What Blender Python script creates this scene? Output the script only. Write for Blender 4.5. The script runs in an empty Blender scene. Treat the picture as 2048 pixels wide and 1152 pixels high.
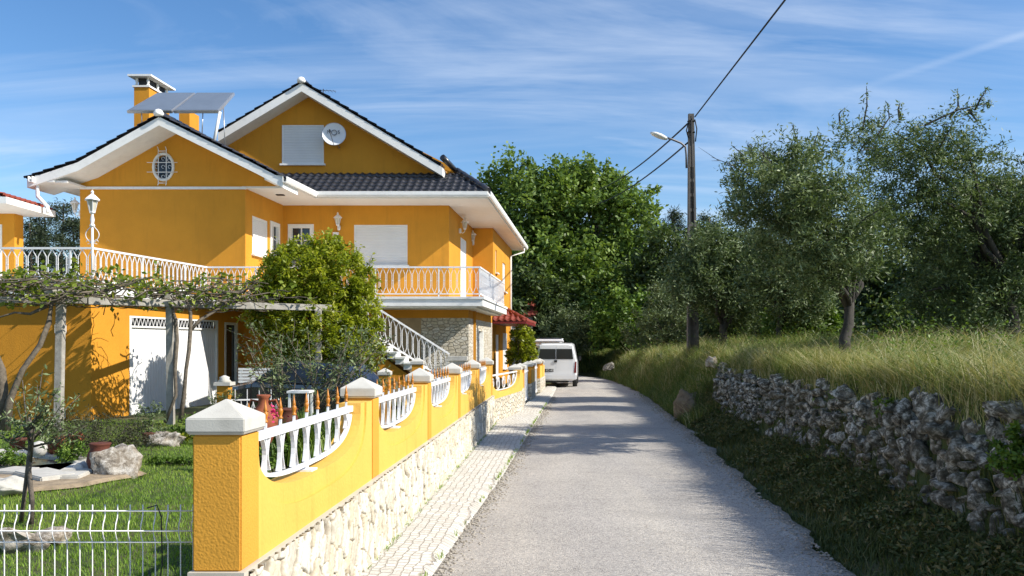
import bpy, bmesh, math, random
import numpy as np
from mathutils import Vector, Matrix
R = math.radians
C = bpy.context.scene.collection
scene = bpy.context.scene
# ------------------------------------------------------------------ camera, sky, sun, exposure
F = 1640.0; HZ = 689.0; CH = 1.78            # focal length, horizon row, eye height
cam = bpy.data.cameras.new("camera"); camo = bpy.data.objects.new("camera", cam); C.objects.link(camo)
camo.location = (0, 0, CH); camo.rotation_euler = (R(90), 0, 0)
cam.sensor_width = 36; cam.lens = 36*F/2048; cam.shift_y = (HZ-576)/2048; cam.clip_end = 3000; cam.clip_start = .05
scene.camera = camo
SUN_EL, SUN_AZ = 38.0, 16.5                  # the sun stands right of the road, a little behind the camera
sdir = Vector((math.cos(R(SUN_AZ))*math.cos(R(SUN_EL)), -math.sin(R(SUN_AZ))*math.cos(R(SUN_EL)), math.sin(R(SUN_EL))))
sl = bpy.data.lights.new("sun", 'SUN'); sl.energy = 5.0; sl.angle = R(.5); sl.color = (1, .94, .84)
so = bpy.data.objects.new("sun", sl); C.objects.link(so); so.rotation_euler = sdir.to_track_quat('Z', 'Y').to_euler(); so.location = (20, -10, 30)
w = bpy.data.worlds.new("World"); scene.world = w; w.use_nodes = True
nt = w.node_tree; nt.nodes.clear()
def N(t, **k):
    n = nt.nodes.new(t)
    for a, b in k.items(): setattr(n, a, b)
    return n
def L(a, b): nt.links.new(a, b)
def M1(op, a, b=None, c=None):
    n = nt.nodes.new('ShaderNodeMath'); n.operation = op
    for i, v in enumerate((a, b, c)):
        if v is None: continue
        if isinstance(v, (int, float)): n.inputs[i].default_value = v
        else: nt.links.new(v, n.inputs[i])
    return n.outputs[0]
sky = N('ShaderNodeTexSky', sky_type='NISHITA', sun_disc=False, sun_elevation=R(SUN_EL), sun_rotation=R(90+SUN_AZ), air_density=1.0, dust_density=.35, ozone_density=2.6)
bg = N('ShaderNodeBackground'); bg.inputs[1].default_value = .112
hs = N('ShaderNodeHueSaturation'); hs.inputs['Saturation'].default_value = 1.22; hs.inputs['Value'].default_value = 1.12; hs.inputs['Hue'].default_value = .503; L(sky.outputs[0], hs.inputs['Color'])
tc = N('ShaderNodeTexCoord'); sep = N('ShaderNodeSeparateXYZ'); L(tc.outputs['Generated'], sep.inputs[0])
zz = M1('ADD', M1('MAXIMUM', sep.outputs[2], .0), .16)
px_ = M1('DIVIDE', sep.outputs[0], zz); py_ = M1('DIVIDE', sep.outputs[1], zz)
cb = N('ShaderNodeCombineXYZ'); L(px_, cb.inputs[0]); L(py_, cb.inputs[1])
def cirrus(rot, sc, seed, lo, hi, warp=1.2, det=9):
    m = N('ShaderNodeMapping'); m.inputs['Rotation'].default_value = (0, 0, R(rot)); m.inputs['Scale'].default_value = sc; m.inputs['Location'].default_value = (seed, seed*1.7, 0)
    L(cb.outputs[0], m.inputs[0])
    n = N('ShaderNodeTexNoise'); n.inputs['Scale'].default_value = 1; n.inputs['Detail'].default_value = det; n.inputs['Roughness'].default_value = .58; n.inputs['Distortion'].default_value = warp
    L(m.outputs[0], n.inputs['Vector'])
    r = N('ShaderNodeMapRange'); r.inputs[1].default_value = lo; r.inputs[2].default_value = hi; L(n.outputs[0], r.inputs[0]); return r.outputs[0]
c1 = cirrus(-28, (.5, 1.7, 1), 3.1, .47, .80)
c2 = cirrus(-14, (.35, 2.8, 1), 11.3, .45, .85, .6)
c3 = cirrus(20, (.35, .5, 1), 7.7, .35, .66, .4, 3)
cl = M1('MINIMUM', M1('ADD', M1('MULTIPLY', M1('MULTIPLY', c1, c3), 1.05), M1('MULTIPLY', c2, .48)), 1)
cl = M1('MULTIPLY', cl, 1.0)
# thin old contrail, high on the right
d1 = Vector((1024, F, 621)).normalized(); d2 = Vector((716, F, 519)).normalized(); nn = d1.cross(d2).normalized()
dp = N('ShaderNodeVectorMath', operation='DOT_PRODUCT'); dp.inputs[1].default_value = nn; L(tc.outputs['Generated'], dp.inputs[0])
tr = N('ShaderNodeMapRange', interpolation_type='SMOOTHSTEP'); tr.inputs[1].default_value = .0060; tr.inputs[2].default_value = .0; L(M1('ABSOLUTE', dp.outputs['Value']), tr.inputs[0])
fd = N('ShaderNodeMapRange'); fd.inputs[1].default_value = .33; fd.inputs[2].default_value = .52; L(sep.outputs[0], fd.inputs[0])
con = M1('MULTIPLY', M1('MULTIPLY', tr.outputs[0], fd.outputs[0]), .20)
tot = M1('MINIMUM', M1('ADD', cl, con), .85)
mx = N('ShaderNodeMix', data_type='RGBA'); L(tot, mx.inputs[0]); L(hs.outputs[0], mx.inputs[6]); mx.inputs[7].default_value = (5.6, 6.3, 7.4, 1)
L(mx.outputs[2], bg.inputs[0]); wo = N('ShaderNodeOutputWorld'); L(bg.outputs[0], wo.inputs[0])
vs = scene.view_settings; vs.view_transform = 'Standard'; vs.look = 'None'; vs.gamma = 1; vs.exposure = .44
scene.render.engine = 'CYCLES'; scene.cycles.max_bounces = 6; scene.cycles.transparent_max_bounces = 8
# ------------------------------------------------------------------ helpers
rng = np.random.default_rng(7); random.seed(7)
def at(px, py, Y): return (( px-1024)*Y/F, Y, CH+(HZ-py)*Y/F)      # a direction in the photograph met at distance Y
def lerp(a, b, t): return a+(b-a)*t
LOC = {}
def tag(o, label=None, cat=None, group=None, kind=None):
    if label: o['label'] = label
    if cat: o['category'] = cat
    if group: o['group'] = group
    if kind: o['kind'] = kind
    return o
def thing(name, label, cat, loc=(0, 0, 0), group=None, rz=0):
    o = bpy.data.objects.new(name, None); C.objects.link(o); o.location = loc; o.rotation_euler = (0, 0, rz); o.empty_display_size = .2
    LOC[o.name] = Matrix.Translation(loc) @ Matrix.Rotation(rz, 4, 'Z')
    return tag(o, label, cat, group)
def link(name, me, m, parent=None, local=False):
    o = bpy.data.objects.new(name, me); C.objects.link(o)
    if m is not None: me.materials.clear(); me.materials.append(m)
    if parent is not None:
        o.parent = parent
        if not local and parent.name in LOC: o.matrix_parent_inverse = LOC[parent.name].inverted()
    return o
def npmesh(name, V, Fs, uv=None, smooth=False):
    """V (n,3); Fs list of (m,k) index arrays; uv per vertex (n,2)"""
    me = bpy.data.meshes.new(name); V = np.asarray(V, np.float32)
    Fs = [np.asarray(f, np.int32) for f in Fs if len(f)]
    idx = np.concatenate([f.ravel() for f in Fs]); tot = np.concatenate([np.full(len(f), f.shape[1], np.int32) for f in Fs])
    st = np.concatenate([[0], np.cumsum(tot)[:-1]]).astype(np.int32)
    me.vertices.add(len(V)); me.vertices.foreach_set('co', V.ravel())
    me.loops.add(len(idx)); me.loops.foreach_set('vertex_index', idx)
    me.polygons.add(len(tot)); me.polygons.foreach_set('loop_start', st)
    try: me.polygons.foreach_set('loop_total', tot)
    except Exception: pass
    if smooth: me.polygons.foreach_set('use_smooth', np.ones(len(tot), bool))
    if uv is not None:
        l = me.uv_layers.new(name='UVMap'); l.data.foreach_set('uv', np.asarray(uv, np.float32)[idx].ravel())
    me.update(calc_edges=True); me.validate(); return me
class MB:
    """collects shapes; build() links them as ONE mesh object. f maps points to world."""
    def __init__(s, f=None): s.v = []; s.fc = []; s.uv = {}; s.sm = set(); s.f = f or (lambda p: p)
    def add(s, pts, faces, uvs=None, smooth=False):
        b = len(s.v); s.v += [tuple(s.f(p)) for p in pts]
        for i, fc in enumerate(faces):
            if uvs: s.uv[len(s.fc)] = [uvs[j] for j in fc]
            if smooth: s.sm.add(len(s.fc))
            s.fc.append([b+j for j in fc])
        return s
    def box(s, x0, x1, y0, y1, z0, z1):
        return s.add([(x0, y0, z0), (x1, y0, z0), (x1, y1, z0), (x0, y1, z0), (x0, y0, z1), (x1, y0, z1), (x1, y1, z1), (x0, y1, z1)],
                     [(0, 3, 2, 1), (4, 5, 6, 7), (0, 1, 5, 4), (1, 2, 6, 5), (2, 3, 7, 6), (3, 0, 4, 7)])
    def hexa(s, lo, hi):     # 4 bottom points, 4 top points
        return s.add(list(lo)+list(hi), [(0, 3, 2, 1), (4, 5, 6, 7), (0, 1, 5, 4), (1, 2, 6, 5), (2, 3, 7, 6), (3, 0, 4, 7)])
    def prism(s, poly, axis, a, b):   # poly of 2D points extruded along axis from a to b
        def p3(p, t): return (t, p[0], p[1]) if axis == 0 else (p[0], t, p[1]) if axis == 1 else (p[0], p[1], t)
        n = len(poly)
        return s.add([p3(p, a) for p in poly]+[p3(p, b) for p in poly],
                     [tuple(range(n))[::-1], tuple(range(n, 2*n))]+[(i, (i+1) % n, n+(i+1) % n, n+i) for i in range(n)])
    def tube(s, path, r, n=6, cap=True, smooth=True):
        P = [Vector(s.f(p)) for p in path]; f0 = s.f; s.f = lambda p: p
        if not isinstance(r, (list, tuple)): r = [r]*len(P)
        pts = []; up = Vector((0, 0, 1))
        for i, p in enumerate(P):
            d = (P[min(i+1, len(P)-1)]-P[max(i-1, 0)])
            d = d.normalized() if d.length > 1e-9 else Vector((0, 0, 1))
            a = d.cross(up if abs(d.z) < .95 else Vector((1, 0, 0))).normalized(); b = d.cross(a).normalized()
            if i and (a.dot(pa) < 0): a = -a; b = -b
            pa = a
            for k in range(n):
                t = 2*math.pi*(k+.5)/n; pts.append(p+(a*math.cos(t)+b*math.sin(t))*r[i])
        fs = [(i*n+k, i*n+(k+1) % n, (i+1)*n+(k+1) % n, (i+1)*n+k) for i in range(len(P)-1) for k in range(n)]
        s.add(pts, fs, smooth=smooth and n > 4)
        if cap: s.fc.append([len(s.v)-len(pts)+k for k in range(n)]); s.fc.append([len(s.v)-n+k for k in range(n)])
        s.f = f0; return s
    def bar(s, a, b, w, h=None):      # square bar
        h = h or w; A = Vector(s.f(a)); B = Vector(s.f(b)); f0 = s.f; s.f = lambda p: p
        d = (B-A).normalized(); x = d.cross(Vector((0, 0, 1)) if abs(d.z) < .95 else Vector((0, 1, 0))).normalized(); y = x.cross(d).normalized()
        c = [(-1, -1), (1, -1), (1, 1), (-1, 1)]
        s.hexa([A+x*i*w/2+y*j*h/2 for i, j in c], [B+x*i*w/2+y*j*h/2 for i, j in c]); s.f = f0; return s
    def lathe(s, c, prof, n=16, smooth=True):   # prof [(r,z)]
        pts = [(c[0]+r*math.cos(2*math.pi*k/n), c[1]+r*math.sin(2*math.pi*k/n), c[2]+z) for r, z in prof for k in range(n)]
        fs = [(i*n+k, i*n+(k+1) % n, (i+1)*n+(k+1) % n, (i+1)*n+k) for i in range(len(prof)-1) for k in range(n)]
        s.add(pts, fs, smooth=smooth); b = len(s.v)-len(pts)
        s.fc.append([b+k for k in range(n)][::-1]); s.fc.append([len(s.v)-n+k for k in range(n)]); return s
    def build(s, name, m, parent=None, local=False, bevel=0):
        me = bpy.data.meshes.new(name); me.from_pydata([tuple(p) for p in s.v], [], s.fc); me.validate(); me.update()
        bm = bmesh.new(); bm.from_mesh(me)
        bmesh.ops.recalc_face_normals(bm, faces=bm.faces[:])
        if bevel: bmesh.ops.bevel(bm, geom=[e for e in bm.edges if len(e.link_faces) == 2 and e.calc_face_angle(0) > .6], offset=bevel, segments=2, affect='EDGES', clamp_overlap=True)
        ul = bm.loops.layers.uv.new('UVMap'); bm.faces.ensure_lookup_table()
        cust = s.uv if not bevel else {}
        for i, f in enumerate(bm.faces):
            if i in s.sm and not bevel: f.smooth = True
            if i in cust and len(f.loops) == len(cust[i]):
                lut = {tuple(round(q, 4) for q in s.v[vi]): u for vi, u in zip(s.fc[i], cust[i])}
                for l in f.loops: l[ul].uv = lut.get(tuple(round(q, 4) for q in l.vert.co), (0, 0))
                continue
            n = f.normal; ax = max(range(3), key=lambda k: abs(n[k])*(1.15 if k == 2 else 1))
            for l in f.loops:
                c = l.vert.co; l[ul].uv = (c.x, c.y) if ax == 2 else ((c.y, c.z) if ax == 0 else (c.x, c.z))
        bm.to_mesh(me); bm.free()
        return link(name, me, m, parent, local)
def wallsheet(mb, pt, a0, a1, z0, z1, holes, depth):
    """wall face with real openings; pt(a, z, off) gives the point, off runs into the wall"""
    As = sorted({a0, a1, *[h[0] for h in holes], *[h[1] for h in holes]}); Zs = sorted({z0, z1, *[h[2] for h in holes], *[h[3] for h in holes]})
    for i in range(len(As)-1):
        for j in range(len(Zs)-1):
            a, b, c, d = As[i], As[i+1], Zs[j], Zs[j+1]; ma, mz = (a+b)/2, (c+d)/2
            if any(h[0] < ma < h[1] and h[2] < mz < h[3] for h in holes): continue
            mb.add([pt(a, c, 0), pt(b, c, 0), pt(b, d, 0), pt(a, d, 0)], [(0, 1, 2, 3)])
    for h in holes:
        a, b, c, d = h[:4]
        for (p, q) in (((a, c), (b, c)), ((b, c), (b, d)), ((b, d), (a, d)), ((a, d), (a, c))):
            mb.add([pt(*p, 0), pt(*q, 0), pt(*q, depth), pt(*p, depth)], [(0, 1, 2, 3)])
# ------------------------------------------------------------------ materials
def newmat(name):
    m = bpy.data.materials.new(name); m.use_nodes = True; t = m.node_tree; t.nodes.clear()
    o = t.nodes.new('ShaderNodeOutputMaterial'); b = t.nodes.new('ShaderNodeBsdfPrincipled'); t.links.new(b.outputs[0], o.inputs[0]); return m, t, b, o
def nd(t, ty, ins={}, **k):
    n = t.nodes.new(ty)
    for a, v in k.items(): setattr(n, a, v)
    for a, v in ins.items():
        if hasattr(v, 'is_linked') or isinstance(v, bpy.types.NodeSocket): t.links.new(v, n.inputs[a])
        else: n.inputs[a].default_value = v
    return n
def ramp(t, fac, stops, interp='LINEAR'):
    n = t.nodes.new('ShaderNodeValToRGB'); cr = n.color_ramp; cr.interpolation = interp
    while len(cr.elements) < len(stops): cr.elements.new(.5)
    for e, (p, c) in zip(cr.elements, stops): e.position = p; e.color = (*c[:3], 1)
    t.links.new(fac, n.inputs[0]); return n.outputs[0]
def mixc(t, f, a, b, mode='MIX'):
    n = t.nodes.new('ShaderNodeMix'); n.data_type = 'RGBA'; n.blend_type = mode
    for i, v in ((0, f), (6, a), (7, b)):
        if isinstance(v, bpy.types.NodeSocket): t.links.new(v, n.inputs[i])
        else: n.inputs[i].default_value = v if i == 0 else (*v[:3], 1)
    return n.outputs[2]
def s2l(r, g, b): return tuple(((c/255+.055)/1.055)**2.4 if c > 10 else c/255/12.92 for c in (r, g, b))
def simple(name, col, rough=.6, metal=0, var=.12, vscale=3, bump=0, bscale=40, spec=.4, dirt=0, coat=0):
    m, t, b, o = newmat(name); tcn = nd(t, 'ShaderNodeTexCoord')
    n = nd(t, 'ShaderNodeTexNoise', {'Vector': tcn.outputs['Object'], 'Scale': vscale, 'Detail': 6, 'Roughness': .6})
    c = ramp(t, n.outputs[0], [(.3, [x*(1-var) for x in col]), (.7, [min(1, x*(1+var)) for x in col])])
    if dirt:
        n3 = nd(t, 'ShaderNodeTexNoise', {'Vector': tcn.outputs['Object'], 'Scale': vscale*2.3, 'Detail': 8, 'Roughness': .7})
        c = mixc(t, ramp(t, n3.outputs[0], [(.48, (0, 0, 0)), (.75, (dirt, dirt, dirt))]), c, (.12, .1, .07))
    t.links.new(c, b.inputs['Base Color']); b.inputs['Roughness'].default_value = rough; b.inputs['Metallic'].default_value = metal; b.inputs['Specular IOR Level'].default_value = spec
    b.inputs['Coat Weight'].default_value = coat
    if bump:
        n2 = nd(t, 'ShaderNodeTexNoise', {'Vector': tcn.outputs['Object'], 'Scale': bscale, 'Detail': 4, 'Roughness': .6})
        bp = nd(t, 'ShaderNodeBump', {'Height': n2.outputs[0], 'Strength': bump, 'Distance': .01}); t.links.new(bp.outputs[0], b.inputs['Normal'])
    return m
def stucco(name, col, bs=.5, sc=38, dist=.012):
    m, t, b, o = newmat(name); g = nd(t, 'ShaderNodeNewGeometry'); P = g.outputs['Position']
    n = nd(t, 'ShaderNodeTexNoise', {'Vector': P, 'Scale': .9, 'Detail': 8, 'Roughness': .65})
    c = ramp(t, n.outputs[0], [(.3, [x*.9 for x in col]), (.7, [x*1.07 for x in col])])
    st = nd(t, 'ShaderNodeMapping', {'Vector': P, 'Scale': (2.5, 2.5, .25)}); n4 = nd(t, 'ShaderNodeTexNoise', {'Vector': st.outputs[0], 'Scale': 1.6, 'Detail': 6, 'Roughness': .7})
    c = mixc(t, ramp(t, n4.outputs[0], [(.52, (0, 0, 0)), (.8, (.36, .36, .36))]), c, (.30, .14, .02))
    t.links.new(c, b.inputs['Base Color']); b.inputs['Roughness'].default_value = .82; b.inputs['Specular IOR Level'].default_value = .25
    n2 = nd(t, 'ShaderNodeTexNoise', {'Vector': P, 'Scale': sc, 'Detail': 5, 'Roughness': .55})
    n3 = nd(t, 'ShaderNodeTexVoronoi', {'Vector': P, 'Scale': sc*.9}, feature='SMOOTH_F1')
    a = nd(t, 'ShaderNodeMath', {0: n2.outputs[0], 1: n3.outputs[0]}, operation='SUBTRACT')
    bp = nd(t, 'ShaderNodeBump', {'Height': a.outputs[0], 'Strength': bs, 'Distance': dist}); t.links.new(bp.outputs[0], b.inputs['Normal'])
    return m
def stonework(name, scale, cols, mortar, edge=.045, dist=.03, stretch=(1, 1), use='UV', rough=.85, warp=.25):
    m, t, b, o = newmat(name); tcn = nd(t, 'ShaderNodeTexCoord'); src = tcn.outputs['UV']
    mp = nd(t, 'ShaderNodeMapping', {'Vector': src, 'Scale': (scale*stretch[0], scale*stretch[1], 1)})
    wn = nd(t, 'ShaderNodeTexNoise', {'Vector': mp.outputs[0], 'Scale': 1.3, 'Detail': 2})
    vm = nd(t, 'ShaderNodeVectorMath', {0: wn.outputs[1], 1: (warp, warp, 0)}, operation='MULTIPLY'); va = nd(t, 'ShaderNodeVectorMath', {0: mp.outputs[0], 1: vm.outputs[0]}, operation='ADD')
    v = nd(t, 'ShaderNodeTexVoronoi', {'Vector': va.outputs[0], 'Scale': 1, 'Randomness': .92}, voronoi_dimensions='2D')
    e = nd(t, 'ShaderNodeTexVoronoi', {'Vector': va.outputs[0], 'Scale': 1, 'Randomness': .92}, voronoi_dimensions='2D', feature='DISTANCE_TO_EDGE')
    sp = nd(t, 'ShaderNodeSeparateColor', {0: v.outputs['Color']})
    k = len(cols); c = ramp(t, sp.outputs[0], [(i/(k-1), q) for i, q in enumerate(cols)])
    n = nd(t, 'ShaderNodeTexNoise', {'Vector': src, 'Scale': 14, 'Detail': 8, 'Roughness': .7})
    c = mixc(t, .35, c, ramp(t, n.outputs[0], [(.3, (.35, .3, .22)), (.6, (.95, .93, .88))]), 'MULTIPLY')
    em = nd(t, 'ShaderNodeMapRange', {0: e.outputs[0], 1: edge*.35, 2: edge})
    c = mixc(t, em.outputs[0], mortar, c); t.links.new(c, b.inputs['Base Color']); b.inputs['Roughness'].default_value = rough
    h = nd(t, 'ShaderNodeMapRange', {0: e.outputs[0], 1: 0, 2: edge*2.6}, interpolation_type='SMOOTHSTEP')
    h2 = nd(t, 'ShaderNodeMath', {0: sp.outputs[1], 1: .55, 2: h.outputs[0]}, operation='MULTIPLY_ADD'); h3 = nd(t, 'ShaderNodeMath', {0: h2.outputs[0], 1: h.outputs[0]}, operation='MULTIPLY')
    h4 = nd(t, 'ShaderNodeMath', {0: n.outputs[0], 1: .35, 2: h3.outputs[0]}, operation='MULTIPLY_ADD')
    bp = nd(t, 'ShaderNodeBump', {'Height': h4.outputs[0], 'Strength': .9, 'Distance': dist}); t.links.new(bp.outputs[0], b.inputs['Normal'])
    return m
def leafmat(name, stops, rough=.5, trans=.35, spec=.35, tint=None):
    m, t, b, o = newmat(name); tcn = nd(t, 'ShaderNodeTexCoord'); s = nd(t, 'ShaderNodeSeparateXYZ', {0: tcn.outputs['UV']})
    c = ramp(t, s.outputs[0], stops); t.links.new(c, b.inputs['Base Color']); b.inputs['Roughness'].default_value = rough; b.inputs['Specular IOR Level'].default_value = spec
    tl = nd(t, 'ShaderNodeBsdfTranslucent'); c2 = mixc(t, 1, c, tint or (1.0, 1.0, .45), 'MULTIPLY'); t.links.new(c2, tl.inputs[0])
    ms = nd(t, 'ShaderNodeMixShader', {0: trans, 1: b.outputs[0], 2: tl.outputs[0]}); t.links.new(ms.outputs[0], o.inputs[0]); return m
YEL = s2l(206, 143, 46)
m_yel = stucco('yellow_stucco', YEL, .25, 50); m_yelN = stucco('yellow_render_near', s2l(212, 154, 58), .38, 95, .005)
m_yelS = stucco('yellow_render_smooth', s2l(226, 177, 84), .15, 45)  # panel paint with sunlight put into the colour; near copy deeper for shaded faces
m_white = simple('white_paint', (.80, .80, .77), .5, var=.05, vscale=2, dirt=.15)
m_iron = simple('white_painted_iron', (.80, .80, .80), .4, var=.04, vscale=8, dirt=.12)
m_sof = simple('soffit_paint', (.80, .79, .75), .8, var=.03, vscale=1.2, dirt=.08)
m_cap = simple('cast_stone_cap', (.55, .53, .47), .85, var=.07, vscale=3, bump=.15, bscale=120, dirt=.22)
m_gold = simple('ochre_finial', s2l(178, 112, 30), .45, var=.2, vscale=30)
m_clad = stonework('stone_cladding', 8.0, [(.66, .62, .53), (.60, .53, .40), (.70, .69, .64), (.56, .47, .33), (.68, .64, .55), (.52, .47, .39)], (.25, .21, .15), edge=.030, stretch=(1.35, .42), dist=.022, warp=.7)
m_clad2 = stonework('limestone_facing', 7.0, [(.70, .66, .56), (.6, .54, .42), (.74, .71, .63), (.55, .48, .36)], (.40, .35, .27), stretch=(.8, 1.4), dist=.04)
m_plas = simple('tan_plaster', (.46, .34, .20), .85, var=.22, vscale=1.1, bump=.3, bscale=20, dirt=.25)
m_shut = None
def slatmat(name, col, per=.055, vert=False, rough=.5):
    m, t, b, o = newmat(name); g = nd(t, 'ShaderNodeNewGeometry'); s = nd(t, 'ShaderNodeSeparateXYZ', {0: g.outputs['Position']})
    q = nd(t, 'ShaderNodeMath', {0: s.outputs[1 if vert else 2], 1: 2*math.pi/per}, operation='MULTIPLY'); sn = nd(t, 'ShaderNodeMath', {0: q.outputs[0]}, operation='SINE')
    n = nd(t, 'ShaderNodeTexNoise', {'Vector': g.outputs['Position'], 'Scale': 2, 'Detail': 5})
    c = ramp(t, n.outputs[0], [(.3, [x*.93 for x in col]), (.7, col)]); t.links.new(c, b.inputs['Base Color']); b.inputs['Roughness'].default_value = rough
    bp = nd(t, 'ShaderNodeBump', {'Height': sn.outputs[0], 'Strength': .6, 'Distance': .008}); t.links.new(bp.outputs[0], b.inputs['Normal']); return m
m_shut = slatmat('white_roller_shutter', (.76, .76, .74)); m_door = slatmat('white_sheet_door', (.86, .86, .86), .12, True)
m_tile = simple('dark_glazed_tile', (.028, .028, .034), .28, var=.45, vscale=5, spec=.6, dirt=.35)
m_red = simple('red_clay_tile', s2l(128, 54, 40), .7, var=.3, vscale=7, bump=.3, dirt=.2)
m_glass = simple('dark_window_glass', (.02, .025, .03), .08, var=.05, spec=.8)
m_solar = simple('solar_glass', (.16, .19, .23), .22, var=.08, vscale=2, spec=.7)
m_alu = simple('aluminium', (.55, .56, .58), .35, .8, var=.05)
m_dark = simple('dark_rubber', (.015, .015, .016), .6, var=.2)
m_conc = simple('old_concrete', (.36, .34, .30), .9, var=.25, vscale=6, bump=.6, bscale=45, dirt=.4)
m_conc2 = simple('pole_concrete', (.13, .12, .11), .9, var=.2, vscale=3, bump=.4, bscale=30, dirt=.3)
m_rock = None
def rockmat(name, cols, sc=7, white=.55):
    m, t, b, o = newmat(name); g = nd(t, 'ShaderNodeNewGeometry'); P = g.outputs['Position']
    n = nd(t, 'ShaderNodeTexNoise', {'Vector': P, 'Scale': sc, 'Detail': 10, 'Roughness': .72, 'Distortion': .4})
    c = ramp(t, n.outputs[0], [(.34, cols[0]), (.45, cols[1]), (white+.02, cols[2]), (white+.10, cols[3])])
    n0 = nd(t, 'ShaderNodeTexNoise', {'Vector': P, 'Scale': 1.7, 'Detail': 3}); c = mixc(t, ramp(t, n0.outputs[0], [(.42, (0, 0, 0)), (.62, (.5, .5, .5))]), c, cols[4])
    t.links.new(c, b.inputs['Base Color']); b.inputs['Roughness'].default_value = .9
    n2 = nd(t, 'ShaderNodeTexNoise', {'Vector': P, 'Scale': sc*3.2, 'Detail': 9, 'Roughness': .75}); bp = nd(t, 'ShaderNodeBump', {'Height': n2.outputs[0], 'Strength': 1, 'Distance': .025}); t.links.new(bp.outputs[0], b.inputs['Normal']); return m
m_rock = rockmat('weathered_limestone', [(.012, .011, .01), (.085, .078, .060), (.27, .26, .215), (.76, .74, .66), (.12, .105, .065)], 13, .50)
m_rock2 = rockmat('pale_garden_rock', [(.06, .05, .04), (.22, .19, .15), (.42, .385, .33), (.62, .59, .53), (.32, .25, .17)], 9, .5)
m_bark = simple('grey_bark', (.12, .10, .08), .9, var=.4, vscale=12, bump=1, bscale=35)
m_vine = simple('vine_bark', (.14, .115, .085), .9, var=.4, vscale=14, bump=1, bscale=50)
m_olivebark = simple('olive_bark', (.05, .045, .038), .95, var=.4, vscale=10, bump=1, bscale=30)
m_terra = simple('terracotta', s2l(140, 76, 48), .75, var=.2, vscale=9, bump=.2)
m_terra2 = simple('dark_terracotta', s2l(88, 46, 32), .75, var=.3, vscale=12, bump=.3)
m_stonesmooth = simple('pale_stone', (.50, .48, .43), .8, var=.15, vscale=5, bump=.3, dirt=.3)
m_carw = simple('white_car_paint', (.80, .81, .82), .22, var=.02, spec=.6, coat=.6)
m_card = simple('dark_blue_car_paint', (.012, .016, .026), .15, var=.05, spec=.6, coat=.8)
m_redlens = simple('red_lamp_lens', (.13, .008, .008), .2, spec=.7)
m_blk = simple('black_plastic', (.02, .02, .021), .5)
m_wire = simple('black_cable', (.012, .012, .014), .6)
m_olv = leafmat('olive_leaves', [(0, (.045, .07, .024)), (.45, (.12, .165, .06)), (.8, (.24, .30, .14)), (1, (.36, .42, .25))], .52, .24, .3, (.9, 1, .5))
m_oak = leafmat('oak_leaves', [(0, (.08, .14, .025)), (.5, (.18, .275, .06)), (1, (.29, .38, .11))], .45, .36)
m_cit = leafmat('citrus_leaves', [(0, (.14, .19, .012)), (.5, (.33, .39, .03)), (.9, (.50, .52, .06)), (1, (.62, .60, .16))], .38, .5, .5)
m_pin = leafmat('pine_needles', [(0, (.018, .03, .012)), (1, (.05, .075, .028))], .6, .1)
m_bus = leafmat('bush_leaves', [(0, (.06, .12, .014)), (.6, (.13, .22, .03)), (1, (.22, .31, .05))], .5, .32)
m_dkb = leafmat('shade_leaves', [(0, (.035, .058, .018)), (.6, (.080, .125, .035)), (1, (.16, .21, .065))], .5, .3)
m_sil = leafmat('silver_leaves', [(0, (.07, .10, .035)), (1, (.21, .27, .12))], .5, .2)
m_vlf = leafmat('vine_leaves', [(0, (.12, .18, .02)), (.7, (.24, .32, .04)), (1, (.38, .42, .08))], .45, .42)
m_law = leafmat('lawn_blades', [(0, (.13, .24, .02)), (.6, (.24, .40, .04)), (1, (.42, .50, .10))], .55, .42)
m_fld = leafmat('field_grass_blades', [(0, (.07, .12, .022)), (.35, (.15, .22, .05)), (.6, (.25, .28, .09)), (.82, (.42, .38, .17)), (1, (.62, .57, .36))], .6, .3, .3, (1, .95, .5))
m_vrg = leafmat('verge_blades', [(0, (.05, .075, .018)), (.55, (.10, .13, .035)), (.85, (.20, .18, .07)), (1, (.26, .21, .10))], .6, .2)
m_pink = simple('pink_petals', (.7, .03, .16), .6); m_jun = leafmat('juniper_leaves', [(0, (.03, .03, .016)), (1, (.08, .085, .035))], .6, .12)
# ------------------------------------------------------------------ terrain, road, pavement
def wallx(Y): return -1.56+.0646*Y                       # outer face of the yellow garden wall
RE = [(-6, -2.1, 1.6), (0, -1.3, 2.05), (6.3, -.67, 2.62), (11.2, -.17, 3.1), (16.1, .26, 3.6), (22, .78, 4.1), (28.9, 1.40, 4.65), (34, 1.8, 4.8), (38, 2.05, 4.85)]
def roadl(Y): return float(np.interp(Y, [r[0] for r in RE], [r[1] for r in RE]))
def roadr(Y): return float(np.interp(Y, [r[0] for r in RE], [r[2] for r in RE]))
DWY, DWX = [0, 5, 6, 8, 10, 12, 15, 18, 24, 40], [3.1, 3.6, 3.75, 3.93, 4.12, 4.25, 4.40, 4.55, 5.0, 5.9]
DW = lambda Y: float(np.interp(Y, DWY, DWX))   # foot of the dry stone wall
def sstep(a, b, x):
    t = np.clip((x-a)/(b-a), 0, 1); return t*t*(3-2*t)
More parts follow.
